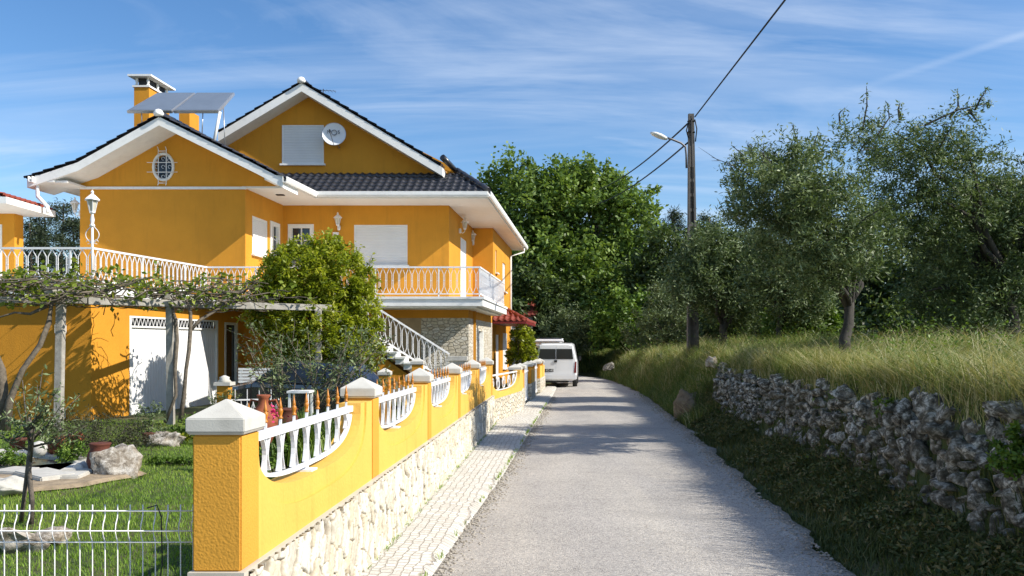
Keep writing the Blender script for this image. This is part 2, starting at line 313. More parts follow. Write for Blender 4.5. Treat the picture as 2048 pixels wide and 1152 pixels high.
def ground(X, Y):
    X = np.asarray(X, float); Y = np.asarray(Y, float)
    gl = -.10-.038*np.clip(Y-6, 0, 14); gl = gl+(0-.12-gl)*sstep(-6.5, -4.2, X); gl = np.where(X > -1.56+.0646*Y-.15, -.035, gl); gl = gl*sstep(60, 42, Y)
    dw = np.interp(Y, DWY, DWX); rr = np.interp(Y, [r[0] for r in RE], [r[2] for r in RE])
    wd = np.interp(Y, [17, 21, 30], [.22, 1.2, 1.6]); H = np.interp(Y, [0, 8, 12, 18, 30, 45, 70], [1.14, 1.14, 1.12, 1.22, 1.2, 1.0, 1.2])
    gr = np.where(X > dw-wd*.5, 0, 0)+H*sstep(np.maximum(dw+.10-wd, np.where(wd > .3, rr+.06, -9)), dw+.18+np.where(wd > .3, .35, 0), X)+.16*sstep(rr-.05, dw-.1, X)*(X < dw+.5)
    gr = gr+.27*np.clip(X-dw-.3, 0, 1.6)*sstep(-.2, .4, X-dw)+.012*np.clip(X-6, 0, 20)
    g = np.where(X > rr-.3, np.maximum(gr-.035, -.035), gl)
    far = sstep(47.5, 53, Y+.35*np.clip(-X, 0, 8))*sstep(-14, -2, X)*1.0
    return np.maximum(g, far*1.05-.04*(far < .01)) if np.ndim(g) else float(max(g, far*1.05))
xs = np.unique(np.concatenate([np.linspace(-400, -30, 14), np.linspace(-30, -3, 40), np.arange(-3, 8, .12), np.linspace(8, 40, 30), np.linspace(40, 400, 14)]))
ys = np.unique(np.concatenate([np.linspace(-30, 0, 8), np.arange(0, 60, .5), np.linspace(60, 130, 20), np.linspace(130, 900, 12)]))
GX, GY = np.meshgrid(xs, ys, indexing='ij'); GZ = ground(GX, GY)
nx, ny = GX.shape; ii = np.arange(nx*ny).reshape(nx, ny)
Fq = np.stack([ii[:-1, :-1], ii[1:, :-1], ii[1:, 1:], ii[:-1, 1:]], -1).reshape(-1, 4)
m, t, b, o = newmat('earth_and_grass'); g = nd(t, 'ShaderNodeNewGeometry'); n = nd(t, 'ShaderNodeTexNoise', {'Vector': g.outputs['Position'], 'Scale': .8, 'Detail': 10, 'Roughness': .7})
n2 = nd(t, 'ShaderNodeTexNoise', {'Vector': g.outputs['Position'], 'Scale': 18, 'Detail': 6})
c = ramp(t, n.outputs[0], [(.3, (.035, .055, .012)), (.5, (.06, .09, .02)), (.62, (.13, .11, .05)), (.75, (.06, .08, .02))]); c = mixc(t, .5, c, ramp(t, n2.outputs[0], [(.3, (.3, .3, .3)), (.7, (1, 1, 1))]), 'MULTIPLY')
t.links.new(c, b.inputs[0]); b.inputs['Roughness'].default_value = .95; bp = nd(t, 'ShaderNodeBump', {'Height': n2.outputs[0], 'Strength': .8, 'Distance': .05}); t.links.new(bp.outputs[0], b.inputs['Normal'])
tag(link('ground', npmesh('ground', np.stack([GX, GY, GZ], -1).reshape(-1, 3), [Fq], smooth=True), m), kind='structure')
# road: asphalt with pale aggregate and sandy edges
RP = [((l, y), (r, y)) for y, l, r in RE]+[((2.0, 41), (4.7, 42.6)), ((1.3, 43.6), (3.9, 46.6)), ((-.6, 45.4), (1.2, 49.2)), ((-4, 46.4), (-3, 50.4)), ((-16, 47), (-16, 51))]
pts = []; uv = []; fs = []; ns = 17; nr = 0; s_ = 0; rj = random.Random(3)
fine = []
for i in range(len(RP)-1):
    k = 30 if i < 8 else 5
    for j in range(k): f = j/k; fine.append((tuple(lerp(a, b_, f) for a, b_ in zip(RP[i][0], RP[i+1][0])), tuple(lerp(a, b_, f) for a, b_ in zip(RP[i][1], RP[i+1][1]))))
fine.append(RP[-1])
for i, (a, b_) in enumerate(fine):
    jr = .05*math.sin(i*.37)+.035*math.sin(i*.83+1)+rj.uniform(-.025, .025)
    for k in range(ns):
        f = k/(ns-1); x = lerp(a[0], b_[0]+jr, f); y = lerp(a[1], b_[1], f)
        pts.append((x, y, .012+.035*math.sin(math.pi*f))); uv.append((f, y))
ix = np.arange(len(fine)*ns).reshape(-1, ns); Fr = np.stack([ix[:-1, :-1], ix[:-1, 1:], ix[1:, 1:], ix[1:, :-1]], -1).reshape(-1, 4)
m, t, b, o = newmat('asphalt'); g = nd(t, 'ShaderNodeNewGeometry'); P = g.outputs['Position']; tcn = nd(t, 'ShaderNodeTexCoord'); su = nd(t, 'ShaderNodeSeparateXYZ', {0: tcn.outputs['UV']})
n = nd(t, 'ShaderNodeTexNoise', {'Vector': P, 'Scale': .7, 'Detail': 8, 'Roughness': .6}); st = nd(t, 'ShaderNodeTexVoronoi', {'Vector': P, 'Scale': 95}); st2 = nd(t, 'ShaderNodeTexNoise', {'Vector': P, 'Scale': 42, 'Detail': 6, 'Roughness': .8})
c = ramp(t, n.outputs[0], [(.3, (.41, .385, .35)), (.7, (.51, .48, .435))])
sv = nd(t, 'ShaderNodeSeparateColor', {0: st.outputs['Color']}); c = mixc(t, .8, c, ramp(t, sv.outputs[0], [(0, (.40, .40, .42)), (.25, (.85, .85, .85)), (.75, (1.05, 1.05, 1.05)), (1, (1.5, 1.48, 1.42))]), 'MULTIPLY')
c = mixc(t, .55, c, ramp(t, st2.outputs[0], [(.3, (.55, .55, .56)), (.55, (1, 1, 1)), (.75, (1.25, 1.22, 1.18))]), 'MULTIPLY')
mpw = nd(t, 'ShaderNodeMapping', {'Vector': P, 'Scale': (1, .12, 1)}); nw = nd(t, 'ShaderNodeTexNoise', {'Vector': mpw.outputs[0], 'Scale': 1.6, 'Detail': 3})
ed = nd(t, 'ShaderNodeMapRange', {0: su.outputs[0], 1: .0, 2: .075}); ed2 = nd(t, 'ShaderNodeMapRange', {0: su.outputs[0], 1: 1., 2: .9}); em = nd(t, 'ShaderNodeMath', {0: ed.outputs[0], 1: ed2.outputs[0]}, operation='MINIMUM')
nf = nd(t, 'ShaderNodeMath', {0: n.outputs[0], 1: .6, 2: em.outputs[0]}, operation='MULTIPLY_ADD'); nfr = ramp(t, nf.outputs[0], [(.35, (1, 1, 1)), (.8, (0, 0, 0))])
c = mixc(t, nfr, c, ramp(t, st2.outputs[0], [(.3, (.14, .12, .09)), (.7, (.34, .31, .25))]))
nb = nd(t, 'ShaderNodeTexNoise', {'Vector': P, 'Scale': .33, 'Detail': 5, 'Roughness': .55, 'Distortion': .6}); c = mixc(t, ramp(t, nb.outputs[0], [(.54, (0, 0, 0)), (.60, (.30, .30, .30))]), c, (.27, .255, .235))
nb2 = nd(t, 'ShaderNodeTexNoise', {'Vector': P, 'Scale': 2.7, 'Detail': 7, 'Roughness': .65}); c = mixc(t, ramp(t, nb2.outputs[0], [(.62, (0, 0, 0)), (.70, (.45, .45, .45))]), c, (.24, .225, .195))
wh = ramp(t, nw.outputs[0], [(.4, (.93, .93, .94)), (.65, (1.06, 1.05, 1.03))]); c = mixc(t, 1, c, wh, 'MULTIPLY')
# hairline cracks and an old sealed trench
vc = nd(t, 'ShaderNodeTexVoronoi', {'Vector': P, 'Scale': .42}, feature='DISTANCE_TO_EDGE'); wn = nd(t, 'ShaderNodeTexNoise', {'Vector': P, 'Scale': 2.2, 'Detail': 5}); vv = nd(t, 'ShaderNodeVectorMath', {0: P, 1: wn.outputs[1]}, operation='ADD'); t.links.new(vv.outputs[0], vc.inputs['Vector'])
c = mixc(t, ramp(t, vc.outputs[0], [(0, (.22, .22, .22)), (.006, (0, 0, 0))]), c, (.12, .11, .10))
t.links.new(c, b.inputs[0]); b.inputs['Roughness'].default_value = .88; b.inputs['Specular IOR Level'].default_value = .3
hh = nd(t, 'ShaderNodeMath', {0: st.outputs['Distance'], 1: -.5, 2: st2.outputs[0]}, operation='MULTIPLY_ADD'); bp = nd(t, 'ShaderNodeBump', {'Height': hh.outputs[0], 'Strength': .9, 'Distance': .008}); t.links.new(bp.outputs[0], b.inputs['Normal'])
tag(link('road', npmesh('road', pts, [Fr], uv, True), m), kind='structure')
# pavement of small limestone setts, laid in rows along the road
pv = [(y, wallx(y) if y < 18 else (wallx(18)+.05+(y-18)*.195 if y < 21.5 else .29+.1056*(y-22.5)), roadl(y)) for y in list(np.arange(-5, 18, .5))+[18, 18.8, 19.6, 20.4, 21.5, 22.5, 24, 26, 28, 30, 32, 34, 37, 40, 42]]
P_ = []; U = []; Fp = []
for i, (y, a, r) in enumerate(pv):
    r = min(r+.02, a+1.25)
    P_ += [(a-.02, y, .070), (lerp(a, r, .93), y, .060), (r+.06, y, .004)]; U += [(0, y), (.93*(r-a), y), (r-a, y)]
for i in range(len(pv)-1):
    for k in range(2): q = i*3+k; Fp.append((q, q+1, q+4, q+3))
m, t, b, o = newmat('limestone_setts'); tcn = nd(t, 'ShaderNodeTexCoord'); uvs = tcn.outputs['UV']
wn = nd(t, 'ShaderNodeTexNoise', {'Vector': uvs, 'Scale': 5, 'Detail': 3}); vm = nd(t, 'ShaderNodeVectorMath', {0: wn.outputs[1], 1: (.10, .08, 0)}, operation='MULTIPLY'); va = nd(t, 'ShaderNodeVectorMath', {0: uvs, 1: vm.outputs[0]}, operation='ADD')
mp = nd(t, 'ShaderNodeMapping', {'Vector': va.outputs[0], 'Rotation': (0, 0, R(90))})
br = nd(t, 'ShaderNodeTexBrick', {'Vector': mp.outputs[0], 'Color1': (.66, .64, .58, 1), 'Color2': (.52, .49, .43, 1), 'Mortar': (.40, .36, .30, 1), 'Scale': 1, 'Mortar Size': .007, 'Mortar Smooth': .6, 'Brick Width': .085, 'Row Height': .075})
n = nd(t, 'ShaderNodeTexNoise', {'Vector': uvs, 'Scale': 1.6, 'Detail': 9, 'Roughness': .7}); c = mixc(t, ramp(t, n.outputs[0], [(.45, (0, 0, 0)), (.8, (.55, .55, .55))]), br.outputs[0], (.48, .44, .37))
t.links.new(c, b.inputs[0]); b.inputs['Roughness'].default_value = .8; n5 = nd(t, 'ShaderNodeTexNoise', {'Vector': uvs, 'Scale': 30, 'Detail': 4}); hb = nd(t, 'ShaderNodeMath', {0: br.outputs['Fac'], 1: -1.0, 2: n5.outputs[0]}, operation='MULTIPLY_ADD')
bp = nd(t, 'ShaderNodeBump', {'Height': hb.outputs[0], 'Strength': .9, 'Distance': .015}); t.links.new(bp.outputs[0], b.inputs['Normal'])
tag(link('pavement', npmesh('pavement', P_, [Fp], U), m), kind='structure')
# ------------------------------------------------------------------ yellow garden wall along the road
PW = .235; Y0 = 3.95; SP = 2.70; NP = 6                 # pillar width, first face, spacing
def fmap(p): return (wallx(p[1])+p[0], p[1], p[2])       # p = (t outwards from face, Y, z)
ZB, ZC, ZL = .685, 1.345, .97                             # stone top, pillar top, bottom of openings
gw = thing('garden_wall', 'long yellow roadside garden wall with pyramid capped pillars, white railings and pale stone base', 'wall', fmap((0, Y0, 0)))
wires = thing('wire_fence', 'white welded wire mesh fence panel beside the nearest pillar in front of the lawn', 'fence', (-3.2, 4.06, 0))
def pillar(par, f, y, w_, z0, z1, mat_, t1=0., capw=.024, aw=.015):
    mb = MB(f); mb.box(-w_+t1, t1, y, y+w_, z0, z1); p = mb.build('pillar', mat_, par, bevel=.008)
    mc = MB(f); a, b_ = -w_+t1-capw, t1+capw; c0, c1 = y-capw, y+w_+capw; mid = ((a+b_)/2, (c0+c1)/2, z1+.168)
    mc.hexa([(a+.012, c0+.012, z1), (b_-.012, c0+.012, z1), (b_-.012, c1-.012, z1), (a+.012, c1-.012, z1)], [(a, c0, z1+.018), (b_, c0, z1+.018), (b_, c1, z1+.018), (a, c1, z1+.018)])
    mc.add([(a, c0, z1+.018), (b_, c0, z1+.018), (b_, c1, z1+.018), (a, c1, z1+.018), (a, c0, z1+.080), (b_, c0, z1+.080), (b_, c1, z1+.080), (a, c1, z1+.080), mid],
           [(0, 1, 5, 4), (1, 2, 6, 5), (2, 3, 7, 6), (3, 0, 4, 7), (4, 5, 8), (5, 6, 8), (6, 7, 8), (7, 4, 8)])
    mc.build('cap', m_cap, p, bevel=.004); return p
def dip(y0, y1, ztop, zl, n=28, e=3.0):
    """outline of the scooped opening, from one pillar to the next"""
    o_ = []
    for i in range(n+1):
        a = math.pi*i/n; c = -math.cos(a); x = (abs(c)**(2/e))*(1 if c > 0 else -1); s_ = math.sin(a)**(2/e)
        o_.append(((y0+y1)/2+x*(y1-y0)/2, ztop-s_*(ztop-zl)))
    return o_
def panel(par, f, y0, y1, t0, t1, zb, ztop, zl, m0=.02, m1=.30):
    op = dip(y0+m0, y1-m1, ztop, zl)
    mb = MB(f)
    def slab(op, ta, tb):
        top = [(y0, ztop)]+op+[(y1, ztop)] if op[0][0] > y0+1e-4 else op+[(y1, ztop)]
        for k in range(len(top)-1):
            (ya, za), (yb, z_b) = top[k], top[k+1]
            if abs(yb-ya) < 1e-5: continue
            mb.hexa([(ta, ya, zb), (tb, ya, zb), (tb, yb, zb), (ta, yb, zb)], [(ta, ya, za), (tb, ya, za), (tb, yb, z_b), (ta, yb, z_b)])
    slab(op, t0, t1-.018)
    op2 = dip(y0+max(m0-.1, .004), y1-m1+.12, ztop, zl-.13)
    slab(op2, t1-.018, t1-.002)
    mb.build('panel', m_yelS, par)
    return op
def railing(par, f, op, zr, t, n=9, spear=True):
    y0, y1 = op[0][0]-.04, op[-1][0]+.03
    rl = MB(f); rl.bar((t, y0, zr), (t, y1, zr), .04, .045)
    low = [(t, a, b_+.045) for a, b_ in op if b_+.045 < zr-.005]
    for a, b_ in zip(low[:-1], low[1:]): rl.bar(a, b_, .03, .022)
    ym = (y0+y1)/2; rl.bar((t, ym, ZL), (t, ym, zr), .02); rl.box(t-.05, t+.05, ym-.06, ym+.06, ZL, ZL+.012)
    ys_ = [y0+.14+(y1-y0-.30)*k/(n-1) for k in range(n)]; la = np.array([(a[1], a[2]) for a in low])
    for y in ys_:
        zl = float(np.interp(y, la[:, 0], la[:, 1]))
        rl.bar((t, y, zl), (t, y, zr+.075), .014)
        if zr-zl > .12:
            for sg in (-1, 1):
                pr = [(t, y+sg*(.014+.034*(abs(u)**1.7)), lerp(zl+.02, zr-.025, (u+1)/2)) for u in np.linspace(-1, 1, 7)]
                for a, b_ in zip(pr[:-1], pr[1:]): rl.bar(a, b_, .024, .007)
    rail = rl.build('railing', m_iron, par)
    if spear:
        for y in ys_:
            x, yy, z = f((t, y, zr+.06)); g_ = MB(); g_.lathe((x, yy, z), [(.007, 0), (.015, .004), (.015, .011), (.009, .016), (.012, .03), (.016, .045), (.014, .058), (.008, .062), (.012, .068), (.010, .076), (.001, .128)], 8)
            g_.build('finial', m_gold, rail)
    return rail
for k in range(NP):
    y = Y0+SP*k; pillar(gw, fmap, y, PW, ZB+(.001*k), ZC, m_yelN)
    if k < NP-1:
        op = panel(gw, fmap, y+PW, y+SP, -.19, -.004, ZB, 1.325, ZL); railing(gw, fmap, op, 1.285, -.10)
YE = Y0+SP*(NP-1)+PW
sb = MB(fmap); sb.box(-.25, .022, Y0-.02, YE, -.7, ZB); gb = sb.build('stone_base', simple('mortar_bed', (.50, .46, .38), .9), gw)
# cladding of split stones: real relief, one cell per stone
rc = np.random.default_rng(77); ya = np.concatenate([np.arange(Y0-.02, 9, .008), np.arange(9, YE, .016)]); za = np.arange(-.06, ZB+.001, .0085); YY, ZZ = np.meshgrid(ya, za, indexing='ij')
cw, ch_ = .082, .20; gu = YY/cw+.35*np.sin(ZZ*13+YY*3)+.15*np.sin(YY*31); gv = ZZ/ch_+.25*np.sin(YY*9)+.12*np.sin(ZZ*40+YY*20)
iu, iv = np.floor(gu).astype(int), np.floor(gv).astype(int); tb = rc.random((600, 32, 5)); f1 = np.full(YY.shape, 9.); f2 = f1.copy(); cid = np.zeros(YY.shape+(3,))
for du in (-1, 0, 1):
    for dv in (-1, 0, 1):
        q = tb[(iu+du) % 600, (iv+dv) % 32]; d = np.hypot(iu+du+.1+.8*q[..., 0]-gu, (iv+dv+.05+.9*q[..., 1]-gv)*1.15); nw_ = d < f1; f2 = np.where(nw_, f1, np.minimum(f2, d)); cid = np.where(nw_[..., None], q[..., 2:5], cid); f1 = np.where(nw_, d, f1)
eg = f2-f1; hgt_ = sstep(.02, .16, eg)*(.016+.022*cid[..., 1])+.004*np.sin(YY*90+cid[..., 0]*40)*np.sin(ZZ*70+cid[..., 2]*30)*sstep(.05, .2, eg)+(cid[..., 0]-.5)*.03*(gu-iu-.5)*sstep(.02, .16, eg)
XX = wallx(YY)+.022+hgt_; ng = YY.shape; ix2 = np.arange(YY.size).reshape(ng); Fg = np.stack([ix2[:-1, :-1], ix2[1:, :-1], ix2[1:, 1:], ix2[:-1, 1:]], -1).reshape(-1, 4)
m, t, b, o = newmat('split_limestone'); tcn = nd(t, 'ShaderNodeTexCoord'); su = nd(t, 'ShaderNodeSeparateXYZ', {0: tcn.outputs['UV']}); g = nd(t, 'ShaderNodeNewGeometry')
c = ramp(t, su.outputs[0], [(0, (.64, .60, .50)), (.2, (.70, .68, .62)), (.4, (.60, .52, .38)), (.55, (.72, .69, .60)), (.7, (.50, .46, .38)), (.85, (.66, .58, .44)), (1, (.74, .72, .67))]); n = nd(t, 'ShaderNodeTexNoise', {'Vector': g.outputs['Position'], 'Scale': 22, 'Detail': 8, 'Roughness': .7})
c = mixc(t, .7, c, ramp(t, n.outputs[0], [(.3, (.62, .58, .50)), (.6, (1, 1, .98))]), 'MULTIPLY'); c = mixc(t, ramp(t, su.outputs[1], [(.05, (0, 0, 0)), (.16, (1, 1, 1))]), (.26, .22, .16), c)
t.links.new(c, b.inputs[0]); b.inputs['Roughness'].default_value = .85; bp = nd(t, 'ShaderNodeBump', {'Height': n.outputs[0], 'Strength': .6, 'Distance': .012}); t.links.new(bp.outputs[0], b.inputs['Normal'])
link('cladding', npmesh('cladding', np.stack([XX, YY, ZZ], -1).reshape(-1, 3), [Fg], np.stack([cid[..., 0], np.clip(eg, 0, 1)], -1).reshape(-1, 2)), m, gb)
# angled return with the heart-scroll railing, then the lower wall with gate pillars
A0 = Vector((fmap((0, YE, 0))[0]-.02, YE+.02)); A1 = Vector((.27, 21.4)); ad = (A1-A0); AL = ad.length; ad.normalize(); an = Vector((ad.y, -ad.x))
def amap(p): q = A0+ad*p[1]+an*p[0]; return (q.x, q.y, p[2])
lw = thing('garden_wall', 'lower yellow wall with scroll railing and gates at the far end by the van', 'wall', (A0.x, A0.y, 0))
mb = MB(amap); op = dip(.05, AL-.35, 1.12, .70); top = [(0, 1.12)]+op+[(AL, 1.12)]
for (ya, za), (yb, zb_) in zip(top[:-1], top[1:]):
    if yb-ya > 1e-5: mb.hexa([(-.18, ya, .58), (0, ya, .58), (0, yb, .58), (-.18, yb, .58)], [(-.18, ya, za), (0, ya, za), (0, yb, zb_), (-.18, yb, zb_)])
mb.build('panel', m_yelS, lw); mb = MB(amap); mb.box(-.2, .02, -.03, AL, -.3, .58); mb.build('stone_base', m_clad2, lw)
mb = MB(amap); mb.bar((-.09, 0, 1.09), (-.09, AL-.3, 1.09), .035); low = [(-.09, a, b_+.03) for a, b_ in op if b_ < 1.05]
for a, b_ in zip(low[:-1], low[1:]): mb.bar(a, b_, .022)
for cx in np.linspace(.45, AL-.75, 5):
    for sg in (-1, 1):
        mb.tube([(-.09, cx+sg*(.02+.16*math.sin(u)*(1-.25*u/math.pi)), .76+.30*(1-math.cos(u))/2-.06*max(0, u-2.2)) for u in np.linspace(0, math.pi*1.25, 12)], .012, 5)
    mb.bar((-.09, cx, .72), (-.09, cx, 1.09), .014)
mb.build('railing', m_iron, lw)
def bmap(p): return (.30+.1056*(p[1]-22.5)+p[0], p[1], p[2])
for y, wd in ((21.55, .26), (22.75, .22), (25.2, .24), (26.5, .22), (28.9, .24), (30.4, .22)): pillar(lw, bmap, y, wd, .58, 1.10, m_yel, capw=.05)
mb = MB(bmap)
for a, b_ in ((21.55, 22.9), (25.3, 26.6), (29, 31.6)): mb.box(-.2, -.006, a, b_, .58, 1.0)
mb.build('panel', m_yelS, lw); mb = MB(bmap)
for a, b_ in ((21.53, 23.0), (25.18, 26.75), (28.88, 31.7)): mb.box(-.24, .02, a, b_, -.2, .58)
mb.build('stone_base', m_clad2, lw)
for a, b_ in ((23.05, 25.15), (26.8, 28.85)):
    mb = MB(bmap); mb.box(-.12, -.08, a, b_, .12, .2); mb.box(-.12, -.08, a, b_, .95, 1.0)
    for y in np.arange(a+.06, b_, .12): mb.bar((-.1, y, .12), (-.1, y, 1.12+.08*math.sin((y-a)/(b_-a)*math.pi)), .016)
    mb.build('gate', m_iron, lw)
# ------------------------------------------------------------------ wire fence at lower left
FY = 4.07; mb = MB(); mh = MB(); xr = wallx(FY)-PW-.005
def wz(z): return 0 if z < .80 else (.026*math.sin((z-.80)/.125*math.pi) if z < .925 else 0)
for i in range(46):
    x = xr-.045-.0625*i
    mb.tube([(x, FY-wz(z)*1.0, z) for z in (-.2, .4, .78, .805, .83, .86, .895, .92, .94, .985)], .0032, 5)
for z, dy in ((.955, 0), (.8625, -.03), (.80, 0), (.5, 0), (.2, 0)): mh.tube([(xr, FY+dy-.005, z), (xr-3.0, FY+dy-.005, z)], .0034, 5)
mb.build('vertical_wires', m_iron, wires); mh.build('horizontal_wires', m_iron, wires)
mb = MB(); mb.tube([(xr-.27, FY-.01, .97), (xr-.22, FY-.012, .985), (xr-.2, FY-.01, .93), (xr-.19, FY-.02, .7), (xr-.2, FY-.02, .63), (xr-.24, FY-.02, .6), (xr-.26, FY-.01, .66)], .0035, 6)
tag(mb.build('hook', m_blk, None), 'bent dark green wire hook hanging on the white mesh fence beside the near pillar', 'hook')
# ------------------------------------------------------------------ the yellow house
HZ0, SOF, FL = -.75, 6.52, 3.20
def hm(p): return (p[0]+.1*(p[1]-27.96), p[1], p[2])      # p = (u, Y, z): depth lines of the house run slightly right
def px2u(px, Y): return (px-1024)*Y/F-.1*(Y-27.96)
UW = -2.15; UI = -7.79; UL = px2u(160, 24.9); YM, YW, YJ, YB = 27.96, 24.9, 33.4, 41.0; UJ = px2u(986, YJ)
house = thing('house', 'two storey yellow house with dark tiled gables and white balcony railings beside the road', 'house', (-5, 28, 0))
mb = MB(hm); D = .14
fr = lambda Y: (lambda a, z, o_: (a, Y+o_, z)); sd = lambda u: (lambda a, z, o_: (u-o_, a, z))
H_shut = (px2u(708, YM), px2u(815, YM), 4.49, 5.86); H_small = (px2u(581, YM), px2u(623, YM), 4.42, 5.80)
wallsheet(mb, fr(YM), UI, UW, 2.9, SOF+.3, [H_shut, H_small], D)
H_ws = (25.40, 26.60, 4.60, 5.78); H_wd = (26.87, 27.5, 4.3, 5.75)
wallsheet(mb, fr(YW), UL, UI, 2.9, SOF+.3, [], D)
wallsheet(mb, sd(UI), YW, YM, 2.9, SOF+.3, [H_ws, H_wd], D)
H_door = (30.4, 31.8, 3.22, 5.78)
wallsheet(mb, sd(UW), YM, YJ, 2.9, SOF+.3, [H_door], D)
wallsheet(mb, fr(YJ), UW, UJ, HZ0, SOF+.3, [], D)
H_slot = (34.25, 34.75, 4.8, 5.75); H_win = (36.9, 38.1, 4.2, 5.5); H_gd = (34.4, 35.7, 0, 2.2); H_gw = (37.0, 38.6, .7, 2.3)
wallsheet(mb, sd(UJ), YJ, YB, HZ0, SOF+.3, [H_slot, H_win, H_gd, H_gw], D)
wallsheet(mb, fr(YB), UL, UJ, HZ0, SOF+.3, [], D); wallsheet(mb, sd(UL), YW, YB, 2.9, SOF+.3, [], -D)
wall = mb.build('wall', m_yel, house)
# gables
mb = MB(hm); gy = 28.06; au = px2u(603, 27.4); ap = 10.48
mb.add([(px2u(441, gy), gy, 7.2), (px2u(905, gy)+.35, gy, 7.2), (px2u(905, gy)+.2, gy, 7.75), (au+.03, gy, ap-.12), (px2u(441, gy), gy, 8.75)], [(0, 1, 2, 3, 4)])
gs = MB(hm); a, b_ = px2u(565, gy), px2u(648, gy); zz0, zz1 = CH+361*gy/F, CH+438*gy/F
mb.build('gable_wall', m_yel, house)
def shutter(u0, u1, Y, z0, z1, off=-.02, side=None, name='shutter', m=None, sill=True, fw=.05):
    P3 = (lambda a, z, o_: (a, Y+o_, z)) if side is None else (lambda a, z, o_: (side-o_, a, z))
    def bx(m_, a, b_, c, d, o0, o1): m_.hexa([P3(a, c, o0), P3(b_, c, o0), P3(b_, c, o1), P3(a, c, o1)], [P3(a, d, o0), P3(b_, d, o0), P3(b_, d, o1), P3(a, d, o1)])
    mf = MB(hm); bx(mf, u0+fw, u1-fw, z0+fw, z1-fw, off, off+.02); s_ = mf.build(name, m or m_shut, house)
    mf = MB(hm); bx(mf, u0, u0+fw, z0, z1, off-.015, off+.05); bx(mf, u1-fw, u1, z0, z1, off-.015, off+.05); bx(mf, u0+fw, u1-fw, z1-fw, z1, off-.015, off+.05); bx(mf, u0+fw, u1-fw, z0, z0+fw, off-.015, off+.05)
    mf.build('frame', m_white, s_)
    if sill: mf = MB(hm); bx(mf, u0-.06, u1+.06, z0-.06, z0-.002, -.10, .1); mf.build('sill', m_white, s_)
    return s_
shutter(a, b_, gy, zz0, zz1, -.03, fw=.04)
shutter(*H_shut[:2], YM, *H_shut[2:], .03, fw=.04); shutter(*H_ws[:2], 0, *H_ws[2:], .03, side=UI); 
shutter(*H_door[:2], 0, *H_door[2:], .03, side=UW, name='door', m=m_white, sill=False); shutter(*H_win[:2], 0, *H_win[2:], .05, side=UJ)
shutter(*H_slot[:2], 0, *H_slot[2:], .06, side=UJ, name='window', m=m_glass)
shutter(*H_gd[:2], 0, *H_gd[2:], .06, side=UJ, name='door', m=m_white, sill=False); shutter(*H_gw[:2], 0, *H_gw[2:], .0, side=UJ, fw=.12)
def gridwin(h, side=None, Y=YM, nx_=2, nz_=3, surround=.08):
    P3 = (lambda a, z, o_: (a, Y+o_, z)) if side is None else (lambda a, z, o_: (side-o_, a, z))
    u0, u1, z0, z1 = h
    def bx(m_, a, b_, c, d, o0, o1): m_.hexa([P3(a, c, o0), P3(b_, c, o0), P3(b_, c, o1), P3(a, c, o1)], [P3(a, d, o0), P3(b_, d, o0), P3(b_, d, o1), P3(a, d, o1)])
    g_ = MB(hm); bx(g_, u0, u1, z0, z1, .08, .1); p = g_.build('window', m_glass, house); f_ = MB(hm); s_ = surround
    bx(f_, u0-s_, u0+.05, z0-s_, z1+s_, -.03, .07); bx(f_, u1-.05, u1+s_, z0-s_, z1+s_, -.03, .07); bx(f_, u0+.05, u1-.05, z1-.05, z1+s_, -.03, .07); bx(f_, u0+.05, u1-.05, z0-s_, z0+.05, -.05, .07)
    for i in range(1, nx_): q = lerp(u0, u1, i/nx_); bx(f_, q-.02, q+.02, z0+.05, z1-.05, .04, .07)
    for i in range(1, nz_): q = lerp(z0, z1, i/nz_); bx(f_, u0+.05, u1-.05, q-.015, q+.015, .045, .068)
    f_.build('frame', m_white, p)
gridwin(H_small); gridwin(H_wd, side=UI)
# wing gable with its oval window
wa = px2u(318, 23.9); mb = MB(hm)
gpL = [(px2u(54, 23.9)+.15, SOF+.03), (px2u(155, 23.9), 7.09-.12), (wa, 8.42-.12), (px2u(512, 23.9), 7.02-.12), (px2u(566, 23.9)-.15, SOF+.03)]
Yg = YW-.012; cu, cz = px2u(327, Yg), CH+(HZ-334)*Yg/F; ov = [(cu+.27*math.cos(2*math.pi*k/24), cz+.36*math.sin(2*math.pi*k/24)) for k in range(24)]
# outline bridged to the oval: fan by angle
out = [];
def hit(ang):
    dx, dz = math.cos(ang), math.sin(ang); best = None
    for (x1, z1), (x2, z2) in zip(gpL, gpL[1:]+gpL[:1]):
        ex, ez = x2-x1, z2-z1; den = dx*ez-dz*ex
        if abs(den) < 1e-9: continue
        t_ = ((x1-cu)*ez-(z1-cz)*ex)/den; s_ = ((x1-cu)*dz-(z1-cz)*dx)/den
        if t_ > 0 and -1e-6 <= s_ <= 1+1e-6 and (best is None or t_ < best): best = t_
    return (cu+dx*best, cz+dz*best)
angs = sorted([2*math.pi*k/48-math.pi for k in range(48)]+[math.atan2(z-cz, x-cu) for x, z in gpL])
for a1, a2 in zip(angs, angs[1:]+[angs[0]+2*math.pi]):
    if a2-a1 < 1e-6: continue
    o1, o2 = hit(a1), hit(a2); i1 = (cu+.27*math.cos(a1), cz+.36*math.sin(a1)); i2 = (cu+.27*math.cos(a2), cz+.36*math.sin(a2))
    mb.add([(o1[0], Yg, o1[1]), (o2[0], Yg, o2[1]), (i2[0], Yg, i2[1]), (i1[0], Yg, i1[1]), (i2[0], Yg+.15, i2[1]), (i1[0], Yg+.15, i1[1])], [(0, 1, 2, 3), (3, 2, 4, 5)])
mb.build('gable_wall', m_yel, house)
mb = MB(hm); mb.prism(ov, 1, Yg+.10, Yg+.12); ow = mb.build('window', m_glass, house)
mb = MB(hm); loop = [(cu+.30*math.cos(2*math.pi*k/24), Yg-.01, cz+.40*math.sin(2*math.pi*k/24)) for k in range(25)]; mb.tube(loop, .045, 6, cap=False); mb.build('frame', m_white, ow)
